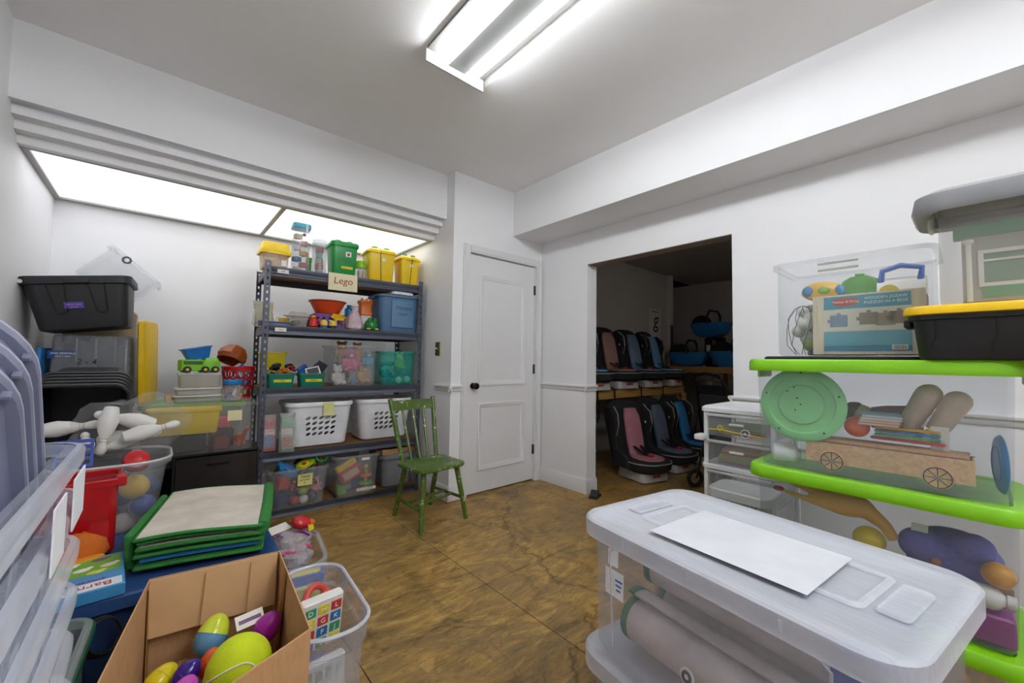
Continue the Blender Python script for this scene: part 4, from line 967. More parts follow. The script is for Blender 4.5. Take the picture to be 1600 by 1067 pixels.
# wooden wagon
t = thing('toy_wagon', 'wooden toy wagon with printed spoke wheels in the green-lidded tote', 'toy', (xf+.075, .20, z2+.002), 90)
WD = wood('#d3ae86', (12, 1, 12))
obj('side_board', MB().box(-.215, .215, .055, .061, .030, .105), WD, t); obj('side_board', MB().box(-.215, .215, -.055, -.049, .030, .105), WD, t)
obj('end_board', MB().box(-.215, -.209, -.049, .055, .030, .105), WD, t); obj('end_board', MB().box(.209, .215, -.049, .055, .030, .105), WD, t)
obj('floor_board', MB().box(-.209, .209, -.049, .055, .030, .038), WD, t)
obj('lid_board', MB().box(-.205, .19, -.045, .05, .107, .117), wood('#c79d72', (12, 1, 12)), t)
for x in (-.135, .135):
    for s in (-1, 1):
        wl = obj('wheel', MB().at((x, s*.066, .040), (90, 0, 0)).lathe([(.036, -.004), (.037, 0), (.036, .004)], 26), WD, t)
        obj('tyre_ring', MB().at((x, s*.0705, .040), (90, 0, 0)).torus(.032, .0015, 26, 5), plastic('#37373b', .6), wl)
        for k in range(8):
            a = k*math.pi/4
            obj('spoke', MB().tube([(x+.006*math.cos(a), s*.0704, .040+.006*math.sin(a)), (x+.031*math.cos(a), s*.0704, .040+.031*math.sin(a))], .0011, 4), plastic('#37373b', .6), wl)
        obj('hub', MB().at((x, s*.0706, .040), (90, 0, 0)).lathe([(.006, -.002), (.006, .002)], 12), metal('#9a9da3', .3), wl)
zb = z2+.121
for i, (n_, c) in enumerate((('red', '#c2372e'), ('green', '#5fae58'), ('blue', '#3a84c0'), ('yellow', '#e2b62c'))):
    t = thing('measuring_spoon', f'{n_} plastic measuring spoon stacked on the toy wagon', 'spoon', (xf+.075, .145, zb+.0115*i), (0, 0, -90+(i-1.5)*1.5))
    obj('handle', MB().at((0, 0, 0)).rbox(.17-.02*(i > 0), .026, .008, .008, .003), plastic(c, .4), t)
    if i == 3: obj('grip_dot', MB().at((.05, 0, .008)).lathe([(.008, 0), (.007, .004)], 12), plastic(c, .4), t)
toy_ball('orange toy ball beside the measuring spoons', '#e2641a', .034, (xf+.05, .268, zb+.003))
for i, (n_, c) in enumerate((('tan', '#c99a76'), ('salmon', '#d48a72'), ('pale', '#d9c2a8'), ('sky', '#8fb8d0'))):
    book(f'{n_} thin puzzle board stacked behind the spoons', c, .10, .13, .008, (xf+.085, .205, zb+.047+.0085*i), 90+3*i, name='puzzle_board', cat='puzzle')
# doll lying with its legs up
t = thing('rag_doll', 'beige cloth doll with legs raised inside the wagon tote', 'doll', (xf+.185, .075, zb+.002), (0, 0, 0))
mb = MB(); SK = fabric('#e6cdb6', 260, .3)
remesh(obj('body', MB().ball(.05, .085, .045, 14, 10, (.02, .10, .046)).ball(.045, .05, .045, 14, 10, (.04, .21, .05)), SK, t), .007)
for x, y0, y1, z1 in ((-.075, .065, -.010, .185), (-.095, -.010, -.078, .165)):
    pts = []; rs = []
    for u in (0, .2, .4, .6, .76, .84, .90, .945, .975, .993, 1.0):
        pts.append((x, y0+(y1-y0)*u, .03+(z1-.03)*u)); rs.append(max(.003, .036*math.sqrt(max(0, 1-(max(0, u-.76)/.24)**2))*(.80+.28*min(u, .8))))
    obj('leg', MB().tube(pts, rs, 14), SK, t)
obj('dress', MB().at((.02, .10, .046)).loft([[(.056*math.cos(a*.524)*k, y, .05*math.sin(a*.524)*k) for a in range(12)] for y, k in ((-.07, 1.15), (-.03, 1.1), (.03, 1.0), (.07, .8))], False, False), fabric('#8f6470', 80, .6), t)
obj('hair', MB().ball(.048, .04, .047, 12, 8, (.044, .225, .056)), fabric('#6e5a44'), t)
obj('care_tag', MB().at((-.150, -.02, .0), (0, -4, 10)).box(-.001, .001, -.022, .022, -.03, .05), PAPER, t)
toy_bottle('white square bottle lying beside the toy wagon', '#e3e3e3', '#eeeeee', .032, .10, (xf+.05, .50, z2+.034), (90, 0, 12), None, 'white_bottle')
t = thing('flying_disc', 'bright blue plastic disc standing at the wagon tote end', 'toy', (xf+.11, -.034, z2+.085), (90, 0, 8))
obj('disc', MB().lathe([(.055, 0), (.075, .003), (.082, .010), (.080, .012), (.07, .007), (.05, .006)], 30), plastic('#1c86c6', .35), t)
obj('ring_ridge', MB().at((0, 0, -.0005)).torus(.05, .0015, 24, 5), plastic('#1a78b4', .35), t)
# middle tote contents
z1 = .3835+.006
t = thing('rubber_chicken', 'yellow rubber chicken with red feet in the middle green-lidded tote', 'toy', (xf+.07, .30, z1+.15), (0, 0, 90))
remesh(obj('body', MB().ball(.085, .045, .045, 16, 10, (-.02, 0, .10)).tube([(.02, 0, .11), (.09, 0, .125), (.19, 0, .15)], [.03, .015, .008], 10).tube([(.0, .02, .09), (.08, .02, .09), (.175, .02, .105)], [.028, .014, .008], 10).tube([(-.08, 0, .09), (-.13, 0, .05), (-.15, 0, .01)], [.03, .02, .018], 10), plastic('#e2b04c', .5), t), .006)
for p, q in (((.19, 0, .15), .02), ((.175, .02, .105), .02)): obj('foot', MB().ball(.022, .012, .010, 10, 7, (p[0]+.015, p[1], p[2]+.004)), plastic('#b02a2c', .45), t)
toy_blockbox('grey carton under the rubber chicken', '#6d6a68', .12, .26, .14, (xf+.09, .27, z1), 0, None, 'carton', 'box')
toy_ball('lemon yellow ball beside the rubber chicken', '#dbc32a', .042, (xf+.035, .245, z1+.145))
t = thing('plush_toy', 'purple plush animal in the middle green-lidded tote', 'plush toy', (xf+.115, .055, z1+.0), 0)
remesh(obj('body', MB().ball(.085, .12, .10, 14, 10, (.02, .02, .16)).ball(.06, .06, .055, 14, 10, (-.05, .09, .20)).ball(.045, .05, .045, 14, 10, (-.05, -.03, .23)).ball(.05, .06, .09, 14, 10, (.02, -.02, .08)).ball(.05, .06, .09, 14, 10, (.02, .08, .08)), fabric('#6a6bb4', 60, 1.0), t), .010)
obj('nose', MB().ball(.014, n=10, m=7, c=(-.09, .055, .17)), plastic('#a86a5c', .5), t)
obj('care_tag', MB().at((-.075, .09, .262), (0, -40, 0)).box(-.015, .015, -.02, .02, 0, .001), PAPER, t)
toy_ball('orange-yellow ball beside the purple plush', '#dc9a1e', .034, (xf+.05, -.035, z1+.14) if 0 else (xf+.045, -.04, z1+.148))
toy_blockbox('magenta gift box in the middle green-lidded tote', '#8a2d7c', .08, .085, .075, (xf+.055, -.035, z1), 0, '#a03a90', 'gift_box', 'box')
toy_bottle('white squeeze bottle lying on the magenta box', '#e0dedb', '#d2d0cd', .032, .11, (xf+.14, .0, z1+.11) if 0 else (xf+.045, .02, z1+.1085), (90, 0, 0), None, 'squeeze_bottle')
toy_blockbox('brown wooden block behind the squeeze bottle', '#8a6f58', .06, .10, .12, (xf+.20, -.02, z1), 20, None, 'wooden_block')
toy_blockbox('dark blue carton at the tote end behind the magenta box', '#25406e', .09, .09, .15, (xf+.28, .0, z1), 0, None, 'carton', 'box')
toy_blockbox('brown carton in the bottom green-lidded tote', '#6a5b4c', .20, .30, .20, (GX-.02, .24, .008), 0, '#7b6a56', 'carton', 'box')
toy_blockbox('pale toy kitchen frame in the bottom green-lidded tote', '#b9bcb8', .05, .12, .16, (xf+.06, -.0, .008), 0, '#7b8a7a', 'toy_kitchen')

# on top of the stack
ZT = .767+.384
t = thing('black_tray', 'flat black plastic lid under the clear open tote', 'lid', (2.005, .325, ZT), 0)
obj('plate', MB().rbox(.40, .46, .008, .03, .003), BLACK, t); obj('lip', MB().at((0, 0, .007)).loft([[(x, y, z_) for x, y in rr(a, b, .03)] for a, b, z_ in ((.39, .45, 0), (.39, .45, .004), (.375, .435, .004), (.375, .435, 0))], False, False), BLACK, t)
CT = (2.06, .305, ZT+.0125)
ct = tote('clear_tote', 'open clear tote of boxed toys on the black lid', 'tote', .36, .48, .375, CT, 0, clear('#d6dade', .17, .12), None, .90, .035, handles=False)
for s in (-1, 1): obj('handle', MB().at((-.175, .02+.0*s, .335+.012*s)).rbox(.008, .12, .008, .003, .002), clear('#b9bcb4', .5), ct)
cz = CT[2]+.007
# white wooden puzzle box with printed label
t = thing('puzzle_box', 'wooden puzzle box with teal printed label in the open clear tote', 'box', (1.925, .255, cz), (0, 3, 0))
obj('case', MB().box(-.014, .014, -.155, .155, 0, .225), wood('#dccdb4', (1, 10, 1)), t)
def lab(name, y0, y1, z0, z1, c): return obj(name, MB().box(-.0152, -.0140, y0, y1, z0, z1), plastic(c, .5), t)
lab('label_band', -.12, .12, .170, .218, '#3e93ac'); lab('label_band', -.12, .12, .030, .085, '#63a7ba'); lab('label_band', -.12, .12, .012, .032, '#2f86a4')
lab('label_sheet', -.12, .12, .086, .169, '#d9d2c4')
ov = obj('logo_oval', MB().at((-.0158, .055, .196), (0, -90, 0), (.36, 1, 1)).lathe([(.042, 0), (.042, .0008)], 26), plastic('#c03a34', .5), t)
lettering('Melissa & Doug', .0125, plastic('#f0e9e4', .5), ov, (-.0170, .055, .196), (90, 0, -90))
for i, s_ in enumerate(('WOODEN JIGSAW', 'PUZZLES IN A BOX')): lettering(s_, .0135, plastic('#f2f2ee', .5), t, (-.0156, -.055, .204-.016*i), (90, 0, -90))
for i, (y, z_, c) in enumerate(((.075, .125, '#7d90a8'), (-.01, .13, '#8c7a66'), (-.055, .125, '#a08c78'), (-.09, .13, '#8f6f60'))):
    pc = MB().box(-.0162, -.0152, y-.026, y+.026, z_-.022, z_+.022).box(-.0162, -.0152, y-.006, y+.006, z_+.022, z_+.030).box(-.0162, -.0152, y+.026, y+.034, z_-.006, z_+.006)
    obj('jigsaw_piece', pc, plastic(c, .6), t)
obj('barcode_sheet', MB().box(-.0160, -.0152, -.11, -.07, .016, .034), PAPER, t)
for k in range(9): obj('barcode_bar', MB().box(-.0164, -.0160, -.106+.0036*k, -.1045+.0036*k, .018, .032), INK, t)
# net bag of balls
t = thing('net_bag', 'black net bag of white balls in the open clear tote', 'bag', (1.975, .455, cz), 0)
NETM = plastic('#23242a', .7)
for i in range(8):
    a = i*math.pi/4; obj('net_cord', MB().tube([(.055*math.cos(a+.25*k)*q, .055*math.sin(a+.25*k)*q, z_) for k, (q, z_) in enumerate(((.5, .002), (1.0, .04), (1.03, .10), (.95, .15), (.5, .19), (.1, .2)))], .0013, 5), NETM, t)
rn = random.Random(3)
for i in range(5):
    a = i*1.7; toy_ball('white practice ball inside the black net bag', '#d9d6cf', .025, (1.975+.022*math.cos(a), .455+.022*math.sin(a), cz+.048+.026*i), 'white balls in the net bag', False)
toy_ball('green ball at the bottom of the net bag', '#7f9a34', .027, (1.95, .455, cz+.003))
toy_blockbox('dark blue rattle block under the net bag', '#25345e', .07, .05, .03, (2.0, .505, cz), 20, '#3f5f9a', 'rattle_block') if 0 else None
t = thing('toy_phone', 'yellow oval toy phone above the puzzle box', 'toy', (1.975, .385, cz+.245), (0, -78, 20))
obj('shell', MB().at((0, 0, 0), (0, 0, 0), (.7, 1.25, 1)).lathe([(.05, 0), (.062, .008), (.062, .022), (.045, .032)], 24), plastic('#d9a81e', .35), t)
for y, c in ((-.055, '#3a86b8'), (.055, '#2f78b0')): obj('grip', MB().ball(.026, .022, .018, 12, 8, (0, y, .022)), plastic(c, .4), t)
obj('button', MB().ball(.018, .022, .012, 12, 8, (0, 0, .032)), plastic('#86b83a', .4), t)
toy_blockbox('tall grey carton behind the puzzle box', '#8a8884', .10, .24, .235, (2.07, .335, cz), 0, None, 'carton', 'box')
t = thing('toy_turtle', 'green toy turtle lid standing on the grey carton', 'toy', (2.055, .285, cz+.237), (0, 0, 90))
obj('shell', MB().at((0, 0, 0)).loft([[(x, y, z_) for x, y in rr(.13*k, .05, .012)] for k, z_ in ((1, 0), (1.0, .03), (.8, .055), (.45, .07), (.3, .07))]), plastic('#4f8f34', .45), t); obj('knob', MB().at((0, 0, .07)).rbox(.03, .03, .012, .004, .003), plastic('#4f8f34', .45), t)
t = thing('toy_barn', 'red and white toy barn with blue handle in the open clear tote', 'toy', (2.065, .168, cz), 0)
obj('wall', MB().rbox(.12, .13, .22, .01, .004), plastic('#8d2a2c', .45), t); obj('gable', MB().at((-.0, .065, .22), (90, 0, 0)).prism([(-.06, 0), (.06, 0), (.04, .05), (0, .07), (-.04, .05)], 0, .13), plastic('#dcdad4', .45), t)
obj('arch_sign', MB().at((-.062, .03, .23), (0, -90, 0)).lathe([(.028, 0), (.028, .003)], 18), plastic('#d3c23a', .45), t); obj('handle', MB().tube([(-.03, -.05, .27), (-.03, -.055, .315), (-.03, .0, .33), (-.03, .05, .315), (-.03, .055, .27)], .010, 8), plastic('#3a5fae', .4), t)
obj('yellow_base', MB().at((-.062, -.055, .03)).rbox(.006, .035, .12, .002, .002), plastic('#d7a92a', .45), t)

# black tote with yellow lid, clear tote with grey lid on it
BT2 = thing('black_tote', 'shallow black tote with yellow lid on the green-lidded stack', 'tote', (1.745, -.085, ZT), 0)
obj('body', MB().rloft([(.20, .37, .03, 0), (.21, .38, .035, .006), (.225, .40, .04, .11), (.245, .42, .045, .112), (.245, .42, .045, .128)], 5), plastic('#1c1b1c', .5), BT2)
obj('lid', MB().rloft([(.250, .425, .045, .125), (.265, .44, .05, .127), (.265, .44, .05, .142), (.255, .43, .046, .150), (.22, .39, .03, .150), (.21, .38, .03, .145)], 6), plastic('#e8bd08', .4), BT2)
for y in (.16, .05, -.07): obj('groove', MB().tube([(-.1045, y, .012), (-.1075, y, .045), (-.110, y-.008, .060), (-.1135, y-.008, .108)], .0022, 5), plastic('#0c0c0d', .6), BT2)
obj('latch', MB().at((0, .214, .095)).rbox(.09, .018, .024, .005, .003), plastic('#1c1b1c', .5), BT2)
zc = ZT+.1515
t = thing('grey_lid_tote', 'clear tote with grey lid on the yellow-lidded black tote', 'tote', (1.755, -.13, zc), 0)
obj('body', tote_body(.235, .40, .30, .90, .04, .012, False), clear('#d0d0cc', .26, .2), t)
obj('lid', MB().rloft([(.232, .398, .05, .300), (.24, .405, .05, .268), (.275, .47, .06, .262), (.285, .485, .065, .275), (.275, .47, .06, .315), (.235, .42, .05, .328), (.19, .37, .04, .328)], 7), plastic('#8e8f92', .45), t)
for s in (-1, 1): obj('latch', MB().at((0, s*.205, .235)).rbox(.07, .012, .05, .006, .003), plastic('#c9c9c5', .4), t)
t = thing('toy_house', 'green-roofed toy house front inside the grey-lidded tote', 'toy', (1.70, -.06, zc+.008), 0)
obj('wall', MB().box(-.012, .012, -.11, .075, 0, .18), plastic('#a8a8a0', .5), t); obj('roof', MB().box(-.018, .016, -.125, .09, .18, .215), plastic('#2f8a52', .45), t)
wf = obj('window_frame', MB().box(-.017, -.012, -.085, .045, .04, .05).box(-.017, -.012, -.085, .045, .13, .14).box(-.017, -.012, -.085, -.075, .05, .13).box(-.017, -.012, .035, .045, .05, .13).box(-.016, -.012, -.075, .035, .108, .114), plastic('#d9d8d0', .5), t)
obj('window_sheet', MB().box(-.0135, -.012, -.075, .035, .05, .13), plastic('#6d8a74', .5), wf); obj('shutter', MB().box(-.016, -.012, -.08, .04, .012, .04), plastic('#3f8f5c', .5), t)
obj('side_post', MB().at((-.016, .062, 0)).lathe([(.006, 0), (.006, .16), (.012, .165), (.012, .172)], 10), plastic('#e3e2dc', .5), t)
toy_plush('pink soft toy behind the toy house front', '#c98f80', .14, (1.78, -.06, zc+.008), -90)

# ============================================================ drawer cart by the doorway
dc = thing('drawer_cart', 'white plastic drawer cart with three clear drawers by the doorway', 'drawers', (2.38, .785, 0), 0)
WF = plastic('#e4e5e8', .4)
obj('top', MB().at((0, 0, .875)).rloft([(.40, .34, .03, 0), (.42, .36, .035, .006), (.42, .36, .035, .024), (.39, .33, .03, .034), (.34, .28, .02, .034), (.33, .27, .02, .028)], 5), WF, dc)
for z in (.585, .22, .0): obj('shelf_frame', MB().at((0, 0, z)).rloft([(.40, .34, .03, 0), (.415, .355, .033, .004), (.415, .355, .033, .022), (.40, .34, .03, .026)], 5), WF, dc)
for x in (-.185, .185):
    for y in (-.155, .155): obj('post', MB().at((x, y, .02)).rbox(.022, .022, .86, .006, .003), WF, dc)
for i, (z, h) in enumerate(((.755, .115), (.615, .12), (.415, .165), (.25, .16))):
    d_ = obj('drawer', MB().at((-.004, 0, z)).rloft([(.37, .275, .012, 0), (.385, .285, .014, .006), (.395, .295, .014, h)], 4, True, False), clear('#cfd2d6', .26, .2), dc)
    obj('drawer_rim', MB().at((-.204, 0, z+h-.012)).rbox(.012, .296, .014, .004, .003), clear('#d9dce2', .75), d_)
    obj('pull', MB().at((-.206, 0, z+h*.55)).rbox(.014, .07, .012, .004, .003), clear('#eef0f4', .7), d_)
obj('pulled_tab', MB().at((-.20, .175, .73)).rbox(.08, .05, .028, .012, .005), WF, dc)
for i, (z, n) in enumerate(((.765, 3), (.625, 5), (.425, 2))):
    for k in range(n):
        c = ('#b98f5e', '#c8a878', '#a9c07a', '#d2b08a', '#8f744f')[(k+i) % 5]; n_ = ('brown', 'sand', 'pale green', 'light tan', 'umber')[(k+i) % 5]
        book(f'{n_} thin board puzzle in the {("top","second","third")[i]} clear drawer', c, .26, .22, .012, (2.365, .785, z+.0125*k), 3*k-3, name='board_puzzle', cat='puzzle')
t = thing('zip_ribbon', 'yellow lace tied across the top clear drawer', 'lace', (2.155, .785, .775), 0)
obj('cord', MB().tube([(0, .13, .018), (0, .07, .022), (0, .0, .014), (0, -.13, .006)], .003, 6), plastic('#d8c020', .5), t); obj('knot', MB().at((-.002, .07, .03), (0, 90, 0)).torus(.012, .003, 14, 6), plastic('#d8c020', .5), t)
for i, (y, z, c) in enumerate(((.755, .79, '#2e5f9a'), (.85, .445, '#2b66a8'), (.72, .455, '#8a4a78'))):
    t = thing('sticker_badge', ('round blue sticker badge on the top drawer', 'round blue sticker badge on the third drawer', 'round purple sticker badge on the third drawer')[i], 'sticker', (2.1595, y-.015, z), (0, -90, 0))
    obj('disc', MB().lathe([(.022, 0), (.022, .002)], 18), plastic('#d9d6d8', .5), t); obj('emblem', MB().at((0, 0, .002)).torus(.012, .004, 16, 5), plastic(c, .5), t)
t = tote('clear_tote', 'low clear tote with frosted lid in front of the drawer cart', 'tote', .20, .25, .268, (2.025, .70, .284), 0, clear('#d5d8da', .24, .2), clear('#dfe2e4', .6, .35, True), .9, .03, handles=False)
tote('clear_tote', 'low clear tote with frosted lid on the floor before the drawer cart', 'tote', .20, .25, .268, (2.025, .70, 0), 0, clear('#d5d8da', .24, .2), clear('#dfe2e4', .6, .35, True), .9, .03, handles=False)
toy_blockbox('grey felt board inside the low clear tote', '#8d8f8c', .14, .18, .10, (2.025, .70, .292), 0, '#a4a69f', 'felt_board', 'box')

# ============================================================ LEFT SIDE
# ---- nested clear totes beside the camera
NC = clear('#e4e8f4', .20, .25)
proto = thing('nested_tote', '', 'tote', (0, 0, 0))
obj('body', tote_body(.44, .70, .36, .80, .05, .018, False), NC, proto)
obj('rim_lip', MB().loft([[(x, y, z_) for x, y in rr(a, b, r, 6)] for a, b, r, z_ in ((.440, .70, .066, .338), (.452, .712, .07, .334), (.454, .714, .07, .356), (.446, .706, .068, .362), (.43, .69, .064, .362))], False, False), clear('#eef1f8', .38, .3, True), proto)
for s in (-1, 1): obj('grip', MB().at((0, s*.352, .318)).rbox(.12, .014, .016, .004, .003), NC, proto)
for y in (.22, .0, -.22): obj('side_rib', MB().loft([[(.1812, y-.010, .08), (.1812, y+.010, .08), (.1835, y+.010, .08), (.1835, y-.010, .08)], [(.1995, y-.016, .330), (.1995, y+.016, .330), (.2018, y+.016, .330), (.2018, y-.016, .330)]]), clear('#eef1f8', .4, .3, True), proto)
for k in range(8):
    lab_ = 'frosted clear tote nested within the stack by the wall'
    o = proto if k == 0 else dup(proto, (0, 0, 0))
    o.location = (-.322, .80, .0857*k+.001); o.rotation_euler = (0, 0, R((-.15, .1, -.1, .15)[k % 4]))
    if k == 7: o['label'] = 'topmost frosted tote of the nested stack, holding grey bins'; top_nest = o
    elif k == 0: o['label'] = 'bottom frosted tote of the nested stack, standing on the floor'
    else: o['label'] = f"frosted clear tote, {('','seventh','sixth','fifth','fourth','third','second')[k]} from the top of the nested stack"; o['group'] = 'nested clear totes by the wall'
obj('hanging_label', MB().at((.2295, .20, .30)).box(-.001, .001, -.06, .06, -.050, .03), plastic('#eef0f6', .7), top_nest)
obj('hanging_label', MB().at((.2295, .02, .30)).box(-.001, .001, -.045, .045, -.055, .03), plastic('#eef0f6', .7), top_nest)
# grey bins tipped on their sides inside the topmost one
GB = plastic('#7c8098', .42)
def grey_bin(label, k, group=None):
    th = R(-62); w, d, h = .36, .46, .24
    ax = Vector((0, -math.sin(th), math.cos(th)))
    p = Vector((-.318, .812, .640)) + ax*(.052*k)
    t = thing('grey_bin', label, 'bin', tuple(p), (-62, 0, 0), group)
    pr = [(w*.74, d*.78, .06, 0), (w*.76, d*.80, .07, .012), (w*.93, d*.94, .10, h-.022), (w, d, .12, h-.020), (w, d, .12, h-.004), (w*.985, d*.985, .115, h), (w*.915, d*.93, .10, h), (w*.74, d*.785, .07, .018)]
    mb = MB(); mb.T = Matrix.Translation((0, -d/2, 0)); mb.rloft(pr, 8)
    obj('body', mb, GB, t)
    obj('rim_bead', MB().at((0, -d/2, h)).tube([(x, y_, 0) for x, y_ in rr(w*.985, d*.985, .115, 8)], .003, 6, True), plastic('#a9aec2', .35), t)
    for q in (-.5, .5): obj('gusset', MB().at((w*.465+.004, -d/2+q*.3, h-.034)).rbox(.010, .006, .014, .001, .001), GB, t)
    return t
grey_bin('grey storage bin tipped back, outermost of three nested grey bins', 0)
grey_bin('grey storage bin tipped back, middle of three nested grey bins', 1)
grey_bin('grey storage bin tipped back, innermost of three nested grey bins', 2)
# ---- cardboard box of eggs
CBM = cardboard(); CBI = plastic('#a87d55', .85); TAPE = clear('#a9762f', .8, .25)
cb = thing('cardboard_box', 'open cardboard box holding plastic eggs and balls', 'box', (0, 0, 0))
PT = [(.005, 1.545), (.322, 1.505), (.292, 1.03), (.13, .955), (-.068, 1.10)]
PB = [(.015, 1.535), (.312, 1.495), (.285, 1.045), (.13, 1.0), (-.045, 1.11)]
def cwall(i, z0=0, z1=.50, th=.005):
    a0, a1 = PB[i], PB[(i+1) % 5]; b0, b1 = PT[i], PT[(i+1) % 5]
    cx, cy = .135, 1.27
    def inn(p):
        v = Vector((cx-p[0], cy-p[1])).normalized()*th; return (p[0]+v.x, p[1]+v.y)
    r0 = [(*a0, z0), (*a1, z0), (*inn(a1), z0), (*inn(a0), z0)]; r1 = [(*b0, z1), (*b1, z1), (*inn(b1), z1), (*inn(b0), z1)]
    return MB().loft([r0, r1])
for i in range(5): obj('wall', cwall(i, 0, (.50, .50, .50, .50, .50)[i]), CBM, cb)
obj('bottom', MB().loft([[(x, y, .001) for x, y in PB], [(x, y, .006) for x, y in PB]]), CBM, cb)
# flap of the back wall folded down inside
a, b = Vector((.010, 1.536)), Vector((.316, 1.497)); inw = Vector((-.012, -.03))
def flap(z0, z1, o0, o1):
    r = []
    for z, o in ((z1, o1), (z0, o0)):
        p, q = a+inw*o, b+inw*o; r.append([(p.x, p.y, z), (q.x, q.y, z), (q.x-.001, q.y-.005, z), (p.x-.001, p.y-.005, z)])
    return MB().loft(r)
fo = obj('folded_flap', flap(.355, .502, .9, .25), plastic('#cfa678', .85), cb)
for q in (.42, .78): 
    p = a.lerp(b, q); obj('crease', MB().tube([(p.x-.009, p.y-.020, .495), (p.x-.020, p.y-.040, .36)], .0014, 4), CBI, fo)
obj('tape_strip', MB().loft([[(.001, 1.532, .485), (.004, 1.50, .485), (.006, 1.50, .485), (.003, 1.532, .485)], [(.011, 1.528, .20), (.006, 1.46, .20), (.008, 1.46, .20), (.013, 1.528, .20)]]), TAPE, cb)
obj('tape_strip', MB().loft([[(.309, 1.38, .498), (.307, 1.34, .498), (.306, 1.34, .498), (.308, 1.38, .498)], [(.303, 1.42, .25), (.301, 1.38, .25), (.300, 1.38, .25), (.302, 1.42, .25)]]), TAPE, cb)
# crumpled packing paper the eggs lie on
mb = MB(); n = 14; rn = random.Random(2); g = []
for i in range(n+1):
    for j in range(n+1):
        u_, v_ = i/n, j/n; x = .03+.235*u_+ (v_-.5)*.02; y = 1.095+.37*v_; g.append((x, y, .278+rn.uniform(-.012, .012)))
mb.add(g, [(i*(n+1)+j, (i+1)*(n+1)+j, (i+1)*(n+1)+j+1, i*(n+1)+j+1) for i in range(n) for j in range(n)])
tag(obj('packing_paper', mb, plastic('#8f6a45', .9), None, smooth=0), 'crumpled brown packing paper under the plastic eggs', 'paper')
def egg(label, c, x, y, z, rot, s=1.0, patt=None):
    t = thing('plastic_egg', label, 'egg', (x, y, z), rot)
    pr = []; L = .076*s
    for i in range(1, 15):
        c_ = -math.cos(math.pi*(i-.65)/14.4); r_ = .029*s*math.sqrt(max(0, 1-c_*c_))*(1-.13*c_); pr.append((r_, L/2*c_))
    k = 7
    obj('lower_half', MB().lathe(pr[:k+1], 22), plastic(c, .15), t); obj('upper_half', MB().lathe(pr[k:], 22), plastic(patt or c, .15), t)
    obj('seam', MB().at((0, 0, pr[k][1])).torus(pr[k][0]+.0003, .0007, 24, 4), plastic(c, .3), t)
    return t
egg('deep purple plastic egg in the cardboard box', '#3b1a86', .075, 1.295, .345, (20, 40, 30))
egg('orchid pink plastic egg in the cardboard box', '#c552b8', .080, 1.232, .345, (10, 50, 60))
egg('orange plastic egg beside the deep purple egg', '#d9541a', .118, 1.345, .335, (0, 60, 80))
egg('yellow plastic egg in the cardboard box', '#d8c41c', .028, 1.325, .335, (0, 70, 10)) if 0 else egg('yellow plastic egg in the cardboard box', '#d8c41c', .036, 1.335, .335, (0, 70, 40))
egg('orange plastic egg at the box wall below the yellow egg', '#dd611c', .030, 1.265, .330, (0, 80, 90))
egg('magenta plastic egg at the right box wall', '#a81a9e', .272, 1.325, .350, (15, 30, 10), 1.15)
egg('patterned blue and lime egg behind the tennis ball', '#5f93b8', .160, 1.40, .350, (-25, 28, 0), 1.5, '#c9d63c')
egg('violet plastic egg against the near box wall', '#6a2fa8', .10, 1.12, .325, (0, 70, 20))
t = thing('tennis_ball', 'oversized lime green tennis ball in the cardboard box', 'ball', (.182, 1.225, .358), (15, 20, 40))
obj('felt', MB().ball(.071, n=28, m=18), fabric('#cfe01f', 300, .35), t)
obj('seam', MB().tube([(.0713*math.cos(a_)*math.cos(.55*math.sin(2*a_)), .0713*math.sin(a_)*math.cos(.55*math.sin(2*a_)), .0713*math.sin(.55*math.sin(2*a_))) for a_ in [2*math.pi*i/40 for i in range(40)]], .0022, 6, True), plastic('#e6ead0', .8), t)
t = thing('hang_tag', 'white printed hang tag behind the tennis ball', 'tag', (.225, 1.375, .385), (50, 0, 10))
obj('card', MB().box(-.035, .035, -.018, .018, 0, .001), PAPER, t); obj('print', MB().box(-.028, .028, -.006, .004, .001, .0014), plastic('#7a5a80', .6), t)

# ---- clear tub right of the cardboard box
tb = thing('clear_tub', 'clear rounded tub with alphabet toy beside the cardboard box', 'tub', (.442, 1.46, 0), -4)
TB = clear('#dbdfee', .30, .25)
obj('body', MB().rloft([(.15, .38, .05, 0), (.165, .40, .06, .008), (.185, .44, .075, .26), (.205, .46, .085, .27), (.21, .465, .09, .305), (.22, .475, .095, .318), (.22, .475, .095, .330), (.205, .46, .085, .330), (.200, .455, .085, .318)], 8, True, False), TB, tb)
obj('rim', MB().at((0, 0, .330)).tube([(x, y, 0) for x, y in rr(.216, .47, .092, 8)], .006, 6, True), clear('#e9ecf6', .6), tb)
for s in (-1, 1): obj('rim_tab', MB().at((.105, s*.12, .27)).rbox(.012, .03, .05, .003, .002), TB, tb)
t = thing('alphabet_board', 'white alphabet toy board with coloured letter squares', 'toy', (.405, 1.42, .20), (8, 0, 5))
obj('board', MB().rbox(.13, .035, .165, .01, .004), plastic('#e4e2de', .45), t)
cl = ('#2d6fa8', '#c23a36', '#e2d032', '#3f9a6a')
for i in range(3):
    for j in range(4):
        sq = obj('letter_square', MB().at((-.040+.040*i, -.0195, .022+.037*j)).box(-.016, .016, -.001, .002, -.014, .014), plastic(cl[(i*3+j) % 4], .5), t)
        lettering('ABCDEFGHIJKL'[i*4+j], .022, plastic('#f0efe9', .5), sq, (-.040+.040*i, -.0207, .022+.037*j), (90, 0, 0))
t = thing('toy_keyboard', 'white toy panel standing inside the rounded tub', 'toy', (.425, 1.40, .05) if 0 else (.415, 1.335, .06), (0, 0, 3))
obj('panel', MB().rbox(.13, .03, .15, .008, .004), plastic('#dcdcdc', .45), t)
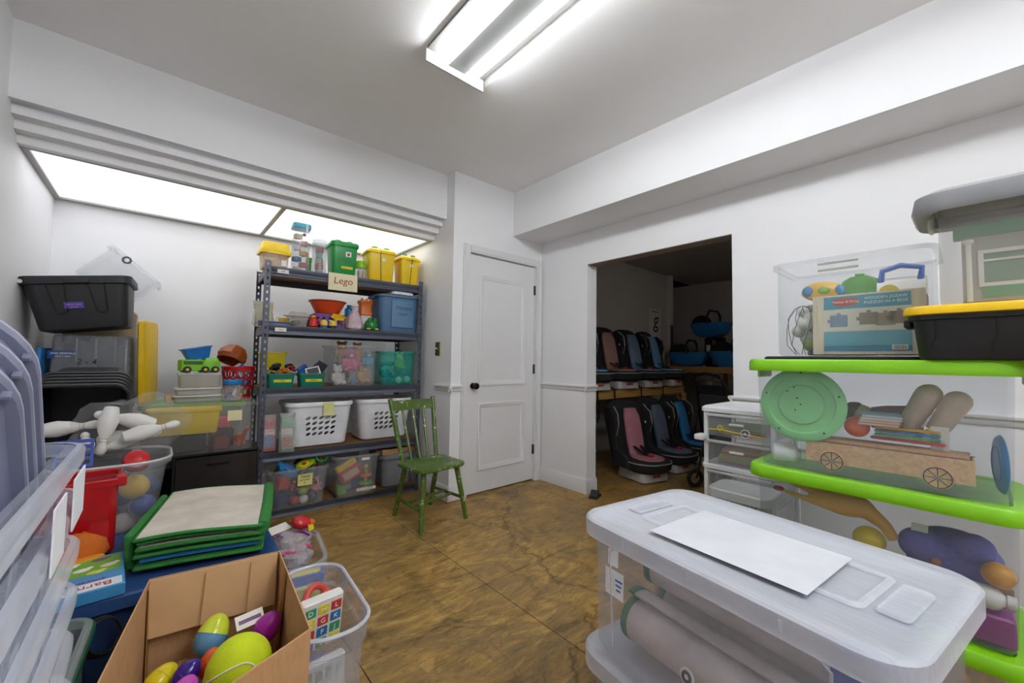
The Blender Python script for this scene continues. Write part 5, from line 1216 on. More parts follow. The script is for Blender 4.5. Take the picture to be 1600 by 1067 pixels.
for i in range(4): obj('key', MB().at((-.045+.03*i, -.016, .10)).rbox(.020, .004, .035, .002, .001), plastic('#9fb4ac', .5), t)
toy_blockbox('red toy box low in the rounded tub', '#a83a3c', .11, .09, .10, (.42, 1.48, .012), 8, '#6c7fae', 'toy_box')
toy_bottle('blue bottle lying low in the rounded tub', '#5d86b8', '#44699c', .028, .12, (.425, 1.315, .038) if 0 else (.425, 1.60, .012), 0)
toy_blockbox('orange toy cube at the bottom of the rounded tub', '#e07a4e', .09, .07, .045, (.42, 1.345, .012), 0, None, 'toy_cube')
t = thing('toy_ring', 'coral red toy ring leaning in the rounded tub', 'toy ring', (.455, 1.56, .27), (70, 0, 30))
obj('ring', MB().torus(.045, .012, 24, 8), plastic('#d8584a', .4), t); obj('bead', MB().at((.045, 0, 0)).ball(.018, n=10, m=7), plastic('#d8584a', .4), t)

# ---- dark blue tote with the folded mat
BTZ = .42
bt = tote('blue_tote', 'dark blue lidded tote under the folded mat', 'tote', .62, .56, .402, (.055, 1.965, 0), -1, plastic('#24406e', .45), plastic('#2c4c80', .42), .88, .05, ribs=3, lid_rise=.016)
def folded_mat():
    t = thing('folded_mat', 'folded cream play mat with green felt border on the blue tote', 'mat', (.19, 2.015, .4195), -12)
    CR = fabric('#cbc2b4', 240, .3); GR = fabric('#2f7a33', 140, .7); BL = fabric('#2a7cb8', 140, .4)
    # each layer: a folded sheet, its profile in x-z swept along y
    def sheet(name, mat_, w, d, z, th, loop, edge, wav):
        prof = []
        for i in range(15):
            u_ = i/14; prof.append((-w/2+w*u_, z+wav*math.sin(u_*3.4+.6)))
        mb = MB(); rings = [[(x, -d/2, q), (x, d/2, q+wav*.5), (x, d/2, q+th+wav*.5), (x, -d/2, q+th)] for x, q in prof]
        mb.loft(rings); o = obj(name, mb, mat_, t)
        if edge:
            e = MB()
            for yy, dz in ((-d/2, 0), (d/2, wav*.5)): e.tube([(x, yy, q+th/2+dz) for x, q in prof], th*.62, 8)
            e.tube([(prof[0][0], -d/2, prof[0][1]+th/2), (prof[0][0], d/2, prof[0][1]+th/2+wav*.5)], th*.62, 8); e.tube([(prof[-1][0], -d/2, prof[-1][1]+th/2), (prof[-1][0], d/2, prof[-1][1]+th/2+wav*.5)], th*.62, 8)
            obj('felt_border', e, GR, o)
        return o
    sheet('layer', GR, .35, .50, .008, .010, 0, True, .003)
    sheet('layer', BL, .33, .48, .028, .012, 0, False, .003)
    sheet('layer', GR, .35, .50, .046, .010, 0, True, .004)
    sheet('layer', CR, .34, .50, .066, .012, 0, True, .005)
    sheet('layer', GR, .345, .50, .088, .006, 0, False, .008)
    sheet('top_layer', CR, .355, .51, .098, .010, 0, True, .010)
    # rolled fold at the right-hand edge
    obj('fold', MB().tube([(.178, -.25, .088), (.181, 0, .091), (.178, .25, .094)], .022, 12), GR, t)
    obj('upright_fold', MB().at((-.197, .02, .0), (0, -4, 0)).rbox(.026, .46, .115, .012, .006), GR, t)
folded_mat()
pz = thing('puzzle_box', 'flat sound puzzle box printed with farm animals on the blue tote', 'box', (-.142, 1.81, .4195), (0, 0, 4))
obj('carton', MB().rbox(.17, .27, .035, .004, .002), plastic('#3f8cc0', .4), pz)
obj('grass_print', MB().box(-.078, .078, -.01, .125, .035, .0356), plastic('#6ba83a', .5), pz)
for i, (x, y, c) in enumerate(((-.04, .09, '#e0d8d0'), (.03, .10, '#7a4f63'), (-.01, .04, '#e9e4dc'), (.05, .04, '#d6c6b6'), (-.06, .03, '#7c566a'), (.02, .0, '#c9d24a'))):
    an = obj('animal_print', MB().at((x, y, .0356), (0, 0, 0), (1.2, .8, 1)).lathe([(.017, 0), (.016, .0008)], 14), plastic(c, .5), pz)
    obj('head_print', MB().at((x+.018, y+.008, .0357)).lathe([(.008, 0), (.008, .0009)], 10), plastic(c, .5), an)
obj('title_band', MB().box(-.078, .078, -.128, -.075, .035, .0356), plastic('#d9dde0', .5), pz)
lettering('Barn', .040, plastic('#a8232a', .5), pz, (.02, -.102, .0358), (0, 0, 180)); lettering('Animal Sounds', .014, plastic('#a8232a', .5), pz, (0, -.062, .0358), (0, 0, 180))
t = thing('cloth_hat', 'folded orange cloth cap beside the puzzle box', 'cap', (-.19, 1.988, .4195), (0, 0, 0))
obj('crown', jitter(MB().at((0, 0, 0), (0, 0, 0), (1, .55, 1)).lathe([(.075, 0), (.08, .015), (.07, .05), (.045, .075), (.01, .085)], 18), .004, 7, .02), fabric('#c8641a', 120, .6), t, smooth=60)
obj('brim', MB().at((.0, -.045, .004), (0, 0, 0), (1, .6, 1)).lathe([(.07, 0), (.072, .004), (.05, .008)], 20), fabric('#d88a1e', 120, .6), t)
toy_blockbox('red and yellow toy wrapper at the puzzle box corner', '#b02632', .07, .05, .03, (-.215, 1.765, .4195), 30, '#d8b83a', 'toy_wrapper')
# dark things between the box and the frosted stack
gt = tote('green_rim_tote', 'clear tote with dark green rim behind the frosted stack', 'tote', .21, .40, .42, (-.215, 1.42, 0), -3, clear('#b8c4c0', .35), None, .86, .04, handles=False)
obj('green_band', MB().at((0, 0, .385)).loft([[(x, y, z_) for x, y in rr(a_, b_, .045)] for a_, b_, z_ in ((.212, .402, 0), (.216, .406, .002), (.216, .406, .022), (.212, .402, .024))], False, False), plastic('#1f6a44', .45), gt)
bag('crumpled red cloth bundle in the green-rimmed tote', '#b01f24', .07, .11, .14, (-.215, 1.46, .09), 0, fabric('#a8201f'), seed=21, name='cloth_bundle')
toy_ring('orange toy ring on the green-rimmed tote', '#d8481a', .045, .012, (-.20, 1.30, .36), (30, 10, 0))
t = thing('cable_coil', 'black coiled cable hanging over the green-rimmed tote', 'cable', (-.10, 1.60, .33), (70, 10, 40))
for k in range(3): obj('loop', MB().at((0, 0, .008*k)).torus(.055-.004*k, .004, 24, 6), BLACK, t)
obj('plug', MB().at((.06, .0, .0)).rbox(.03, .02, .02, .004, .003), BLACK, t)

# ---- bags and clear tub between the mat and the rack
cz2 = tote('clear_tub', 'clear rounded tub heaped with zip bags by the rack', 'tub', .26, .44, .25, (.50, 2.09, 0), -8, clear('#d9dde6', .28, .2), None, .86, .08, handles=False)
zb1 = bag('zip bag with pink seal lying by the folded mat', '#d9d4dc', .065, .085, .05, (.482, 2.0, .20), 20, film('#dcd6de', .45), '#d8527c', seed=31)
zb2 = bag('zip bag with purple seal and red toys by the rack', '#e6dfe4', .08, .08, .05, (.525, 2.20, .19), -20, film('#eee6ea', .5), '#7d2390', seed=37)
t = thing('wrapped_toy', 'red cellophane wrapped toy on the purple-sealed bag', 'toy', (.56, 2.20, .285), (15, 10, 30))
obj('wrap', jitter(MB().ball(.055, .045, .030, 16, 10, (0, 0, .03)), .005, 4), plastic('#c8262a', .2), t, smooth=60); obj('bow', MB().ball(.03, .02, .018, 12, 8, (.045, -.02, .03)), plastic('#e0691c', .3), t); obj('sticker', MB().at((.03, -.045, .02), (60, 0, 20)).box(-.028, .028, -.02, .02, 0, .0015), plastic('#e6cf2a', .5), t)
bx = toy_blockbox('blue carton with yellow corner between the two clear tubs', '#1d4fae', .13, .05, .27, (.478, 1.785, 0), (0, 0, -8), '#e0cf2c', 'toy_carton', 'box')
single('handwritten_card', MB().box(-.05, .05, -.035, .035, 0, .001), PAPER, 'white handwritten card on the purple-sealed bag', 'card', (.47, 2.25, .292), (8, -6, 12))

# ---- red tote, ball tub, bowling pins
rt = thing('red_tote', 'translucent red tote with latch standing behind the puzzle box', 'tote', (-.195, 2.135, .4195), 3)
obj('body', tote_body(.215, .20, .262, .90, .025, .010, False), clear('#c3141c', .80, .25), rt)
obj('latch', MB().at((.105, -.07, .235)).rbox(.03, .05, .035, .006, .004), plastic('#b01018', .4), rt); obj('corner_rib', MB().at((.055, -.094, .02), (-4, 0, 0)).rbox(.05, .006, .21, .004, .002), plastic('#b0141c', .4), rt)
obj('rim_bead', MB().at((0, 0, .262)).tube([(x, y, 0) for x, y in rr(.212, .197, .03, 5)], .004, 6, True), plastic('#c01820', .35), rt)
und = tote('black_tote', 'black lidded tote under the clear ball tub', 'tote', .42, .44, .33, (-.115, 2.53, 0), 0, plastic('#1d1e21', .5), plastic('#1f2023', .5), .9, .04)
bl = thing('ball_tub', 'clear round-cornered tub of balls and bowling pins', 'tub', (-.135, 2.50, .349), 0)
obj('body', MB().rloft([(.27, .29, .08, 0), (.29, .31, .09, .01), (.36, .38, .12, .30), (.39, .41, .13, .305), (.40, .42, .135, .318), (.39, .41, .13, .330), (.365, .385, .12, .325)], 8, True, False), clear('#d9dce0', .24, .15), bl)
obj('rim', MB().at((0, 0, .330)).tube([(x, y, 0) for x, y in rr(.39, .41, .13, 8)], .006, 6, True), clear('#e6e8ea', .6), bl)
bz = .349
for n_, c, x, y, z, r_ in (('yellow', '#dcb52c', -.05, 2.42, .16, .055), ('cobalt blue', '#2f4fa0', .0, 2.44, .05, .055), ('white spotted', '#d9d2cc', -.06, 2.46, .008, .05), ('plum red', '#8f3a48', -.17, 2.44, .06, .055), ('royal blue', '#3a4f9a', -.10, 2.55, .10, .055), ('navy', '#2c3c78', .02, 2.58, .10, .055), ('brick red', '#a8504a', -.19, 2.58, .10, .055)):
    toy_ball(f'{n_} ball inside the clear ball tub', c, r_*.92, (x-.025, y+.005, bz+z+.004))
def pin(label, loc, rot, cap=False, group=None):
    t = thing('bowling_pin', label, 'bowling pin', loc, rot, group)
    pr = [(.018, 0), (.026, .004), (.036, .05), (.038, .075), (.030, .115), (.016, .15), (.014, .165), (.020, .19), (.021, .205), (.015, .222), (.006, .228)]
    obj('body', MB().lathe(pr, 18), plastic('#e6e4de', .35), t)
    for z_ in (.152, .166): obj('neck_ring', MB().at((0, 0, z_)).torus(.0152, .0016, 16, 5), plastic('#c9a08c', .5), t)
    return t
pz0 = bz+.33
pin('white toy bowling pin pointing its neck at the red lid', (-.045, 2.56, pz0+.04), (0, -100, 40))
pin('white toy bowling pin standing neck down in the pile', (-.145, 2.50, pz0+.195), (170, 8, 0))
pin('white toy bowling pin lying at the tub rim beside the frosted stack', (-.355, 2.575, pz0+.10), (0, 84, -12))
pin('white toy bowling pin lying crosswise atop the pile', (.015, 2.60, pz0+.115), (0, -72, 5))
pin('white toy bowling pin with its foot facing the room', (-.205, 2.395, pz0+.045), (-72, 0, 8))
pin('white toy bowling pin at the back of the pile', (-.20, 2.645, pz0+.05), (0, 84, 10))
pin('white toy bowling pin reaching over the rim toward the black drawers', (-.085, 2.46, pz0+.085), (0, 78, 12))
bag('clear crinkled bag around the bowling pins', '#f2f2f4', .19, .150, .135, (-.085, 2.49, bz+.328), 0, film('#f4f4f6', .09), seed=44)
t = thing('bottle_cap', 'round red plastic lid resting at the tub rim', 'lid', (-.045, 2.34, bz+.322), (50, 0, 15))
obj('cap', MB().lathe([(.05, 0), (.052, .004), (.046, .035), (.035, .042), (.0, .042)][:4], 24), plastic('#c01a20', .35), t); obj('spiral_ring', MB().at((0, 0, .042)).torus(.022, .002, 20, 5), plastic('#a81218', .35), t)
t = thing('toy_rack', 'blue slotted toy rack leaning between the red tote and the pins', 'toy', (-.235, 2.30, .69), (-25, 0, 5))
obj('plate', MB().box(-.055, .055, 0, .008, 0, .012).box(-.055, .055, 0, .008, .10, .112).box(-.055, -.045, 0, .008, .012, .10).box(.045, .055, 0, .008, .012, .10).box(-.005, .005, 0, .008, .012, .10), plastic('#1d3f9a', .4), t)
for k in range(3): obj('slat', MB().box(-.045, .045, 0, .006, .028+.025*k, .040+.025*k), plastic('#1d3f9a', .4), t)

# ---- black drawers with the yellow bin tote on top
dk = thing('drawer_unit', 'black plastic drawer unit with smoky drawers beside the rack', 'drawers', (.285, 3.08, 0), 0)
obj('case', MB().box(-.205, -.195, -.15, .15, 0, .56).box(.195, .205, -.15, .15, 0, .56).box(-.195, .195, .14, .15, 0, .56).box(-.205, .205, -.15, .15, .56, .572).box(-.195, .195, -.15, .14, 0, .012).box(-.195, .195, -.15, .14, .272, .284), plastic('#1a1a1c', .4), dk)
for z0, z1 in ((.018, .266), (.290, .552)):
    d_ = obj('drawer', MB().box(-.192, .192, -.158, -.150, z0, z1).box(-.190, .190, -.150, .13, z0, z0+.004), clear('#3a3633', .72, .15), dk); obj('pull', MB().at((0, -.160, z1-.05)).rbox(.11, .014, .016, .004, .003), plastic('#141416', .4), d_)
for i in range(2): single('wooden_stick', MB().rbox(.20, .02, .018, .003, .002), wood('#8f7350'), f'{("lower","upper")[i]} pale wooden slat inside the smoky drawer', 'slat', (.27, 2.975, .345+.045*i) if 0 else (.27, 2.985, .2945+.0195*i), 2-4*i)
yt = tote('clear_tote', 'clear tote with yellow bin and pale note on the black drawers', 'tote', .55, .36, .285, (.20, 3.055, .574), -2, clear('#d3d3d0', .14, .12), None, .92, .035, handles=False)
obj('note', MB().at((.155, -.176, .21), (4, 0, 0)).box(-.035, .035, -.001, .001, -.03, .03), plastic('#e2dcae', .85), yt)
zy = .574+.006
yb = thing('yellow_bin', 'shallow yellow bin seen through the clear tote wall', 'bin', (.125, 3.01, zy+.105), (0, 0, -2))
obj('tub', MB().rloft([(.29, .14, .014, 0), (.30, .15, .018, .006), (.325, .165, .02, .125), (.34, .18, .024, .128), (.34, .18, .024, .142), (.325, .165, .02, .142), (.29, .14, .016, .010)], 4), plastic('#e0c414', .4), yb); obj('rim_notch', MB().at((.160, -.0, .112)).rbox(.02, .07, .02, .004, .003), plastic('#e0c414', .4), yb)
for n_, c, x, y, sx, sy, sz in (('dark', '#2b2a2c', .09, 3.06, .26, .20, .098), ('maroon', '#6d2428', .295, 2.98, .08, .08, .07), ('charcoal', '#35333a', .31, 3.12, .12, .10, .10)):
    toy_blockbox(f'{n_} toy crate at the bottom of the yellow bin tote', c, sx, sy, sz, (x, y, zy), 4, None, 'toy_crate')
t = thing('toy_dinosaur', 'orange toy dinosaur at the clear tote corner', 'toy', (.39, 2.985, zy), -70)
remesh(obj('body', MB().ball(.045, .022, .028, 12, 8, (0, 0, .055)).tube([(.03, 0, .06), (.055, 0, .085), (.07, 0, .11)], [.018, .013, .012], 8).ball(.022, .013, .013, 10, 7, (.082, 0, .115)).tube([(-.03, 0, .055), (-.07, 0, .035), (-.10, 0, .02)], [.018, .011, .004], 8).tube([(.02, .012, .05), (.025, .015, .006)], [.012, .010], 8).tube([(.02, -.012, .05), (.025, -.015, .006)], [.012, .010], 8).tube([(-.02, .012, .05), (-.02, .015, .006)], [.013, .010], 8).tube([(-.02, -.012, .05), (-.02, -.015, .006)], [.013, .010], 8), plastic('#c0562c', .5), t), .005)
for s in (-1, 1): obj('eye', MB().ball(.003, n=8, m=6, c=(.088, s*.012, .120)), BLACK, t)
toy_blockbox('coral toy box high in the yellow bin tote', '#c8595c', .09, .09, .07, (.31, 3.12, zy+.103), 10, None, 'toy_box')

# ---- lime-lidded tote behind it with boxes, truck, basket and jar
sup = tote('black_tote', 'black tote at the floor under the lime-lidded tote', 'tote', .52, .40, .42, (.19, 3.52, 0), 0, plastic('#1d1e21', .5), plastic('#1f2023', .5), .9, .04, handles=False)
tote('lime_lid_tote', 'clear tote with lime green lid behind the yellow bin tote', 'tote', .54, .40, .375, (.19, 3.52, .438), 0, clear('#9aa59a', .35), plastic('#6fae1c', .4), .9, .04, handles=False)
zg = .438+.391
for i in range(3):
    t = thing('flat_container', ('lowest flat clear container on the lime green lid', 'middle flat clear container of the small stack', 'clear carton on the flat containers under the toy truck')[i], 'container', (.205, 3.42, zg+.048*i), (0, 0, 2*i-2))
    h_ = (.036, .036, .082)[i]; w_ = (.26, .255, .225)[i]
    obj('tub', MB().rloft([(w_*.92, .16, .012, 0), (w_*.96, .17, .014, h_)], 3, True, False), clear('#d9d6cd', .45, .25), t); obj('lid', MB().at((0, 0, h_-.002)).rbox(w_, .178, .012, .014, .003), clear('#e9e7e2', .8 if i < 2 else .5, .3), t)
    obj('filling', MB().at((0, 0, .003)).rbox(w_*.86, .14, h_*.6, .01, .004), plastic(('#cfcac0', '#d4d0c6', '#a9a083')[i], .7), t)
toy_blockbox('small wooden block at the edge of the flat containers', '#c9a668', .045, .05, .045, (.062, 3.44, zg+.097) if 0 else (.058, 3.40, zg), 6, None, 'wooden_block')
t = thing('toy_truck', 'lime green toy dump truck with blue bed on the clear cartons', 'toy', (.205, 3.42, zg+.048*2+.094), (0, 0, 8))
LG = plastic('#7cc41e', .35)
obj('chassis', MB().at((-.045, 0, .012)).rbox(.13, .105, .075, .015, .006), LG, t)
obj('cab', MB().at((.055, .0, .012)).loft([[(x, y, z_) for x, y in rr(a_, .10, .012)] for a_, z_ in ((.10, 0), (.10, .05), (.075, .085), (.06, .088))]), LG, t)
obj('side_window', MB().at((-.045, -.0535, .055)).rbox(.10, .003, .022, .001, .001), plastic('#2f5a1a', .4), t)
obj('dump_bed', MB().at((-.01, 0, .09), (0, -12, 0)).rloft([(.11, .09, .008, 0), (.15, .115, .012, .07), (.165, .13, .014, .072), (.165, .13, .014, .080), (.14, .105, .01, .080), (.10, .08, .008, .008)], 4), plastic('#1d74c0', .35), t)
for x in (-.075, .02, .075):
    for s in (-1, 1):
        wl = obj('wheel', MB().at((x, s*.056, .022), (90, 0, 0)).lathe([(.014, -.008), (.022, -.007), (.022, .007), (.014, .008)], 16), plastic('#26282c', .7), t); obj('hub', MB().at((x, s*.065, .022), (90, 0, 0)).lathe([(.009, -.001), (.009, .001)], 10), plastic('#d9c51e', .5), wl)
# red basket
rb_ = thing('red_basket', 'red slotted plastic basket of toys on the lime green lid', 'basket', (.435, 3.50, zg), 0)
mb = MB(); n = 14
def bf(s, q): 
    r_ = .080+.022*q; a_ = s*2*math.pi/n; return (r_*math.cos(a_), r_*math.sin(a_), .012+.215*q)
for i in range(n):
    for j in range(3): hole_cell(mb, bf, i, i+1, .06+.28*j, .06+.28*(j+1), .36, .105, 0, 12, True)
    quad(mb, bf(i, 0), bf(i+1, 0), bf(i+1, .06), bf(i, .06)); quad(mb, bf(i, .90), bf(i+1, .90), bf(i+1, 1), bf(i, 1))
solidify(obj('cage', mb, plastic('#c01218', .4), rb_), .003)
obj('base', MB().lathe([(.078, .002), (.081, .014)], 24), plastic('#c01218', .4), rb_); obj('rim', MB().at((0, 0, .227)).torus(.102, .005, 28, 6), plastic('#c8161c', .4), rb_)
for n_, c, x, y, z in (('pale green', '#8fc08a', .40, 3.47, .018), ('mint', '#9fcf9a', .455, 3.46, .02), ('blue', '#2d62b0', .43, 3.53, .02), ('navy', '#26386e', .40, 3.52, .085), ('sky', '#3f8fd0', .465, 3.48, .09)):
    toy_ball(f'{n_} ball inside the red slotted basket', c, .029, (x, y, zg+z))
toy_blockbox('tipped white and blue toy carton on the red basket', '#2a5a9a', .07, .05, .09, (.465, 3.47, zg+.165), (15, -38, 5), '#dfe3e8', 'toy_carton', 'box')
t = thing('pumpkin_bowl', 'shiny brown faceted bowl tipped over on the red basket', 'bowl', (.37, 3.50, zg+.262), (-20, 24, 0))
obj('bowl_wall', MB().lathe([(.03, .12), (.065, .108), (.092, .07), (.098, .03), (.085, 0), (.082, .002), (.090, .03), (.08, .07), (.05, .10)], 10), plastic('#9a4a18', .2), t, smooth=15); obj('rim', MB().torus(.084, .005, 20, 6), plastic('#8a4015', .25), t)
# jar with blue lid
t = thing('toy_jar', 'clear jar with blue lid full of small figures', 'jar', (.385, 3.335, zg), 0)
obj('wall', MB().lathe([(.052, 0), (.060, .006), (.062, .09), (.050, .105), (.050, .115)], 24, True, False), clear('#dfe2e6', .28, .1), t); obj('lid', MB().lathe([(.056, .112), (.058, .116), (.058, .138), (.054, .142)], 24), plastic('#2080c4', .35), t)
for n_, c, x, y, z in (('yellow', '#e0b42a', .03, -.02, 0), ('white', '#e0dde4', .0, -.03, .03), ('violet', '#4a3a80', -.03, -.02, .0), ('navy', '#2a3260', -.01, .02, .02), ('gold', '#c9962a', .025, .015, .035)):
    t = thing('toy_figure', f'{n_} little toy figure inside the blue-lidded jar', 'figure', (.385+x, 3.335+y, zg+.006+z), (15*x*40, 20, 0))
    obj('torso', MB().rloft([(.016, .012, .003, 0), (.020, .014, .004, .02), (.014, .012, .003, .034)], 3), plastic(c, .4), t); obj('head', MB().ball(.008, n=10, m=7, c=(0, 0, .042)), plastic(c, .4), t)

# ---- black tote tower at the alcove wall
BK = plastic('#26272a', .5, 0, .1)
TX, TY = -.338, 3.50
for i in range(2): tote('black_tote', ('bottom black lidded tote of the tall stack', 'second black lidded tote of the tall stack')[i], 'tote', .45, .40, .41, (TX, TY, .432*i), 0, BK, BK, .9, .04, handles=False)
zk = .864
kt = thing('smoky_tote', 'upside-down smoky clear tote with label beneath the big black tote', 'tote', (-.268, 3.52, zk+.378), (180, 0, -10))
obj('body', tote_body(.375, .38, .372, .88, .03, .012, False), clear('#8f9298', .50, .2), kt)
for x in (-.06, .02, .10): obj('corner_rib', MB().at((x, .178, .02), (3.2, 0, 0)).rbox(.012, .006, .32, .002, .002), clear('#a5a8ae', .5), kt)
lb = obj('shop_label', MB().at((-.115, .171, .115)).box(-.06, .06, -.001, .001, -.022, .022), plastic('#234a8c', .5), kt)
lettering('AND RENTALS', .015, plastic('#e8e8ee', .5), lb, (-.115, .1725, .108), (-90, 0, 0)); lettering('Call for a quote', .010, plastic('#e8e8ee', .5), lb, (-.115, .1725, .124), (-90, 0, 0))
lettering('2 - 4', .045, INK, kt, (-.015, .178, .155), (-86, 0, 0), .1)
toy_blockbox('light blue pencil case inside the smoky tote', '#8a8f96', .20, .20, .12, (-.27, 3.54, zk+.001), 0, None, 'pencil_case', 'case')
single('blue_cover', MB().rbox(.02, .30, .30, .006, .004), plastic('#1f74b4', .4), 'blue plastic lid standing beside the smoky tote', 'lid', (-.493, 3.47, zk), 0)
bk = thing('black_tote', 'big black tote with purple sticker on top of the tall stack', 'tote', (-.318, 3.47, zk+.410), (0, -8.5, -3))
obj('body', tote_body(.45, .40, .295, .80, .05, .014, True), BK, bk)
for s, x in ((1, -.075), (1, .085)):
    pth = [(x-.035, -.190, .262), (x-.018, -.176, .10), (x+.012, -.176, .10), (x+.022, -.190, .262)]
    obj('panel_groove', MB().tube([(p[0], -.1605-.0275*(p[2]/.275)-.001, p[2]) for p in ((x-.045, 0, .265), (x-.022, 0, .10), (x-.010, 0, .09), (x+.012, 0, .09), (x+.022, 0, .10), (x+.024, 0, .265))], .0026, 5), plastic('#0c0c0d', .6), bk)
obj('rim_skirt', MB().at((0, 0, .250)).rloft([(.424, .374, .05, 0), (.452, .402, .055, .004), (.455, .405, .057, .044), (.44, .39, .05, .047)], 6, False, False), BK, bk)
obj('rim_tab', MB().at((-.0, -.205, .255)).rbox(.10, .010, .024, .004, .002), BK, bk)
sk = obj('sticker', MB().at((-.025, -.1758, .135), (5.5, 0, 0)).box(-.038, .038, -.001, .001, -.018, .018), plastic('#4f46a8', .5), bk)
lettering('RENTALS', .014, plastic('#d98ab0', .5), sk, (-.025, -.1782, .138), (95.5, 0, 0)); lettering('ask inside', .008, plastic('#c9a8d0', .5), sk, (-.025, -.1770, .124), (95.5, 0, 0))
for x, y in ((-.205, -.195), (.215, -.12)): obj('latch_hole', MB().at((x, y-.006, .268), (90, 0, 0)).lathe([(.011, 0), (.011, .002)], 10), plastic('#d6d6d2', .5), bk)
toy_blockbox('tall plain carton behind the black tote stack', '#8f7a60', .34, .24, 1.425, (-.30, 3.89, 0), 0, None, 'carton', 'box')
t = tote('clear_tote', 'empty clear tote tilted against the alcove wall above the black totes', 'tote', .354, .26, .27, (-.323, 3.875, 1.555), (0, 42.7, 0), clear('#e6e8ec', .22, .12), None, .88, .03)
obj('lock_dial', MB().at((-.05, -.134, .245), (90, 0, 0)).torus(.02, .006, 16, 6), plastic('#4a4c50', .4), t)
# yellow lid on edge
yl = thing('yellow_cover', 'yellow plastic tote lid standing on edge beside the smoky tote', 'lid', (-.028, 3.40, zg+.004), (0, -92, -12))
obj('plate', MB().at((.25, 0, 0)).rloft([(.50, .28, .03, 0), (.515, .295, .035, .004), (.515, .295, .035, .026), (.49, .27, .03, .036), (.43, .21, .02, .036), (.42, .20, .02, .028)], 5), plastic('#e2b80a', .42), yl)
for i in range(5): obj('rib', MB().at((.08+.07*i, 0, .030)).rbox(.010, .20, .007, .003, .002), plastic('#e2b80a', .42), yl)
# nested black totes on their sides in front of the tower
for i in range(2): tote('black_tote', ('floor-level black lidded tote before the tall stack', 'upper black lidded tote before the tall stack')[i], 'tote', .40, .30, .29, (-.30, 2.98, .312*i), 0, BK, BK, .9, .04, handles=False)
NB = plastic('#1c1c1e', .42)
nb = thing('nested_black_tote', '', 'tote', (0, 0, 0))
mb = MB(); w, d, h = .33, .375, .24
mb.T = Matrix.Translation((0, d/2, 0)); mb.rloft([(w*.70, d*.76, .03, 0), (w*.73, d*.78, .035, .008), (w*.945, d*.945, .05, h-.02), (w, d, .06, h-.018), (w, d, .06, h-.004), (w*.985, d*.985, .058, h), (w*.932, d*.935, .05, h), (w*.715, d*.765, .03, .012)], 6)
obj('body', mb, NB, nb)
obj('rim_bead', MB().at((0, d/2, h)).tube([(x, y, 0) for x, y in rr(w*.985, d*.985, .058, 6)], .0025, 5, True), plastic('#3a3b3f', .35), nb)
nbl = NB
for k in range(5):
    o = nb if k == 0 else dup(nb, (0, 0, 0))
    th = R(90+15); ax = Vector((0, -math.sin(th), math.cos(th))); p = Vector((-.262, 3.17, .742)) + ax*(.048*k)
    o.location = p; o.rotation_euler = (th, 0, 0)
    if k == 4: o['label'] = 'black tote on its side with its open mouth facing the room'
    else: o['label'] = f"black tote on its side, {('fourth','third','second','first')[k]} behind the open-mouthed one"; o['group'] = 'nested black totes on their sides'

for q in (-.6, -.2, .2, .6):
    obj('inner_rib', MB().tube([(q*w*.34, d*.125, .02), (q*w*.43, d*.045, h-.02)], .005, 5), plastic('#2f3034', .4), o); obj('inner_rib', MB().tube([(q*w*.34, d*.875, .02), (q*w*.43, d*.955, h-.02)], .005, 5), plastic('#2f3034', .4), o)

# ============================================================ THE DARK STOREROOM
PINE = wood('#b98d4e', (1, 10, 10))
Y0 = 2.60
sh = thing('timber_shelf', 'rough timber shelf of car seats along the storeroom wall', 'shelf', (2.98, Y0, 0), 0)
obj('deck', MB().box(0, 2.34, .02, .54, .80, .82), wood('#a98250', (1, 10, 10)), sh); obj('front_beam', MB().box(0, 2.36, -.018, .019, .735, .823), PINE, sh); obj('rear_beam', MB().box(0, 2.36, .50, .538, .71, .80), PINE, sh)
for x in (.0, 2.27):
    for y in (.021, .455): obj('post', MB().box(x, x+.085, y, y+.04, 0, .735), PINE, sh)
obj('end_post', MB().box(2.29, 2.35, -.06, -.018, 0, .735), PINE, sh)
s2 = thing('timber_shelf', 'high timber shelf of blue carriers at the storeroom back', 'shelf', (5.75, .5, 0), 0)
obj('deck', MB().box(.0, .60, 0, 2.6, 1.06, 1.08), wood('#a98250', (10, 1, 10)), s2); obj('front_beam', MB().box(-.04, 0, 0, 2.6, 1.0, 1.085), PINE, s2)
for y in (.02, 1.9, 2.55):
    for x in (0, .55): obj('post', MB().box(x, x+.045, y, y+.045, 0, 1.06), PINE, s2)
SB = fabric('#1b1b1e', 200, .5)
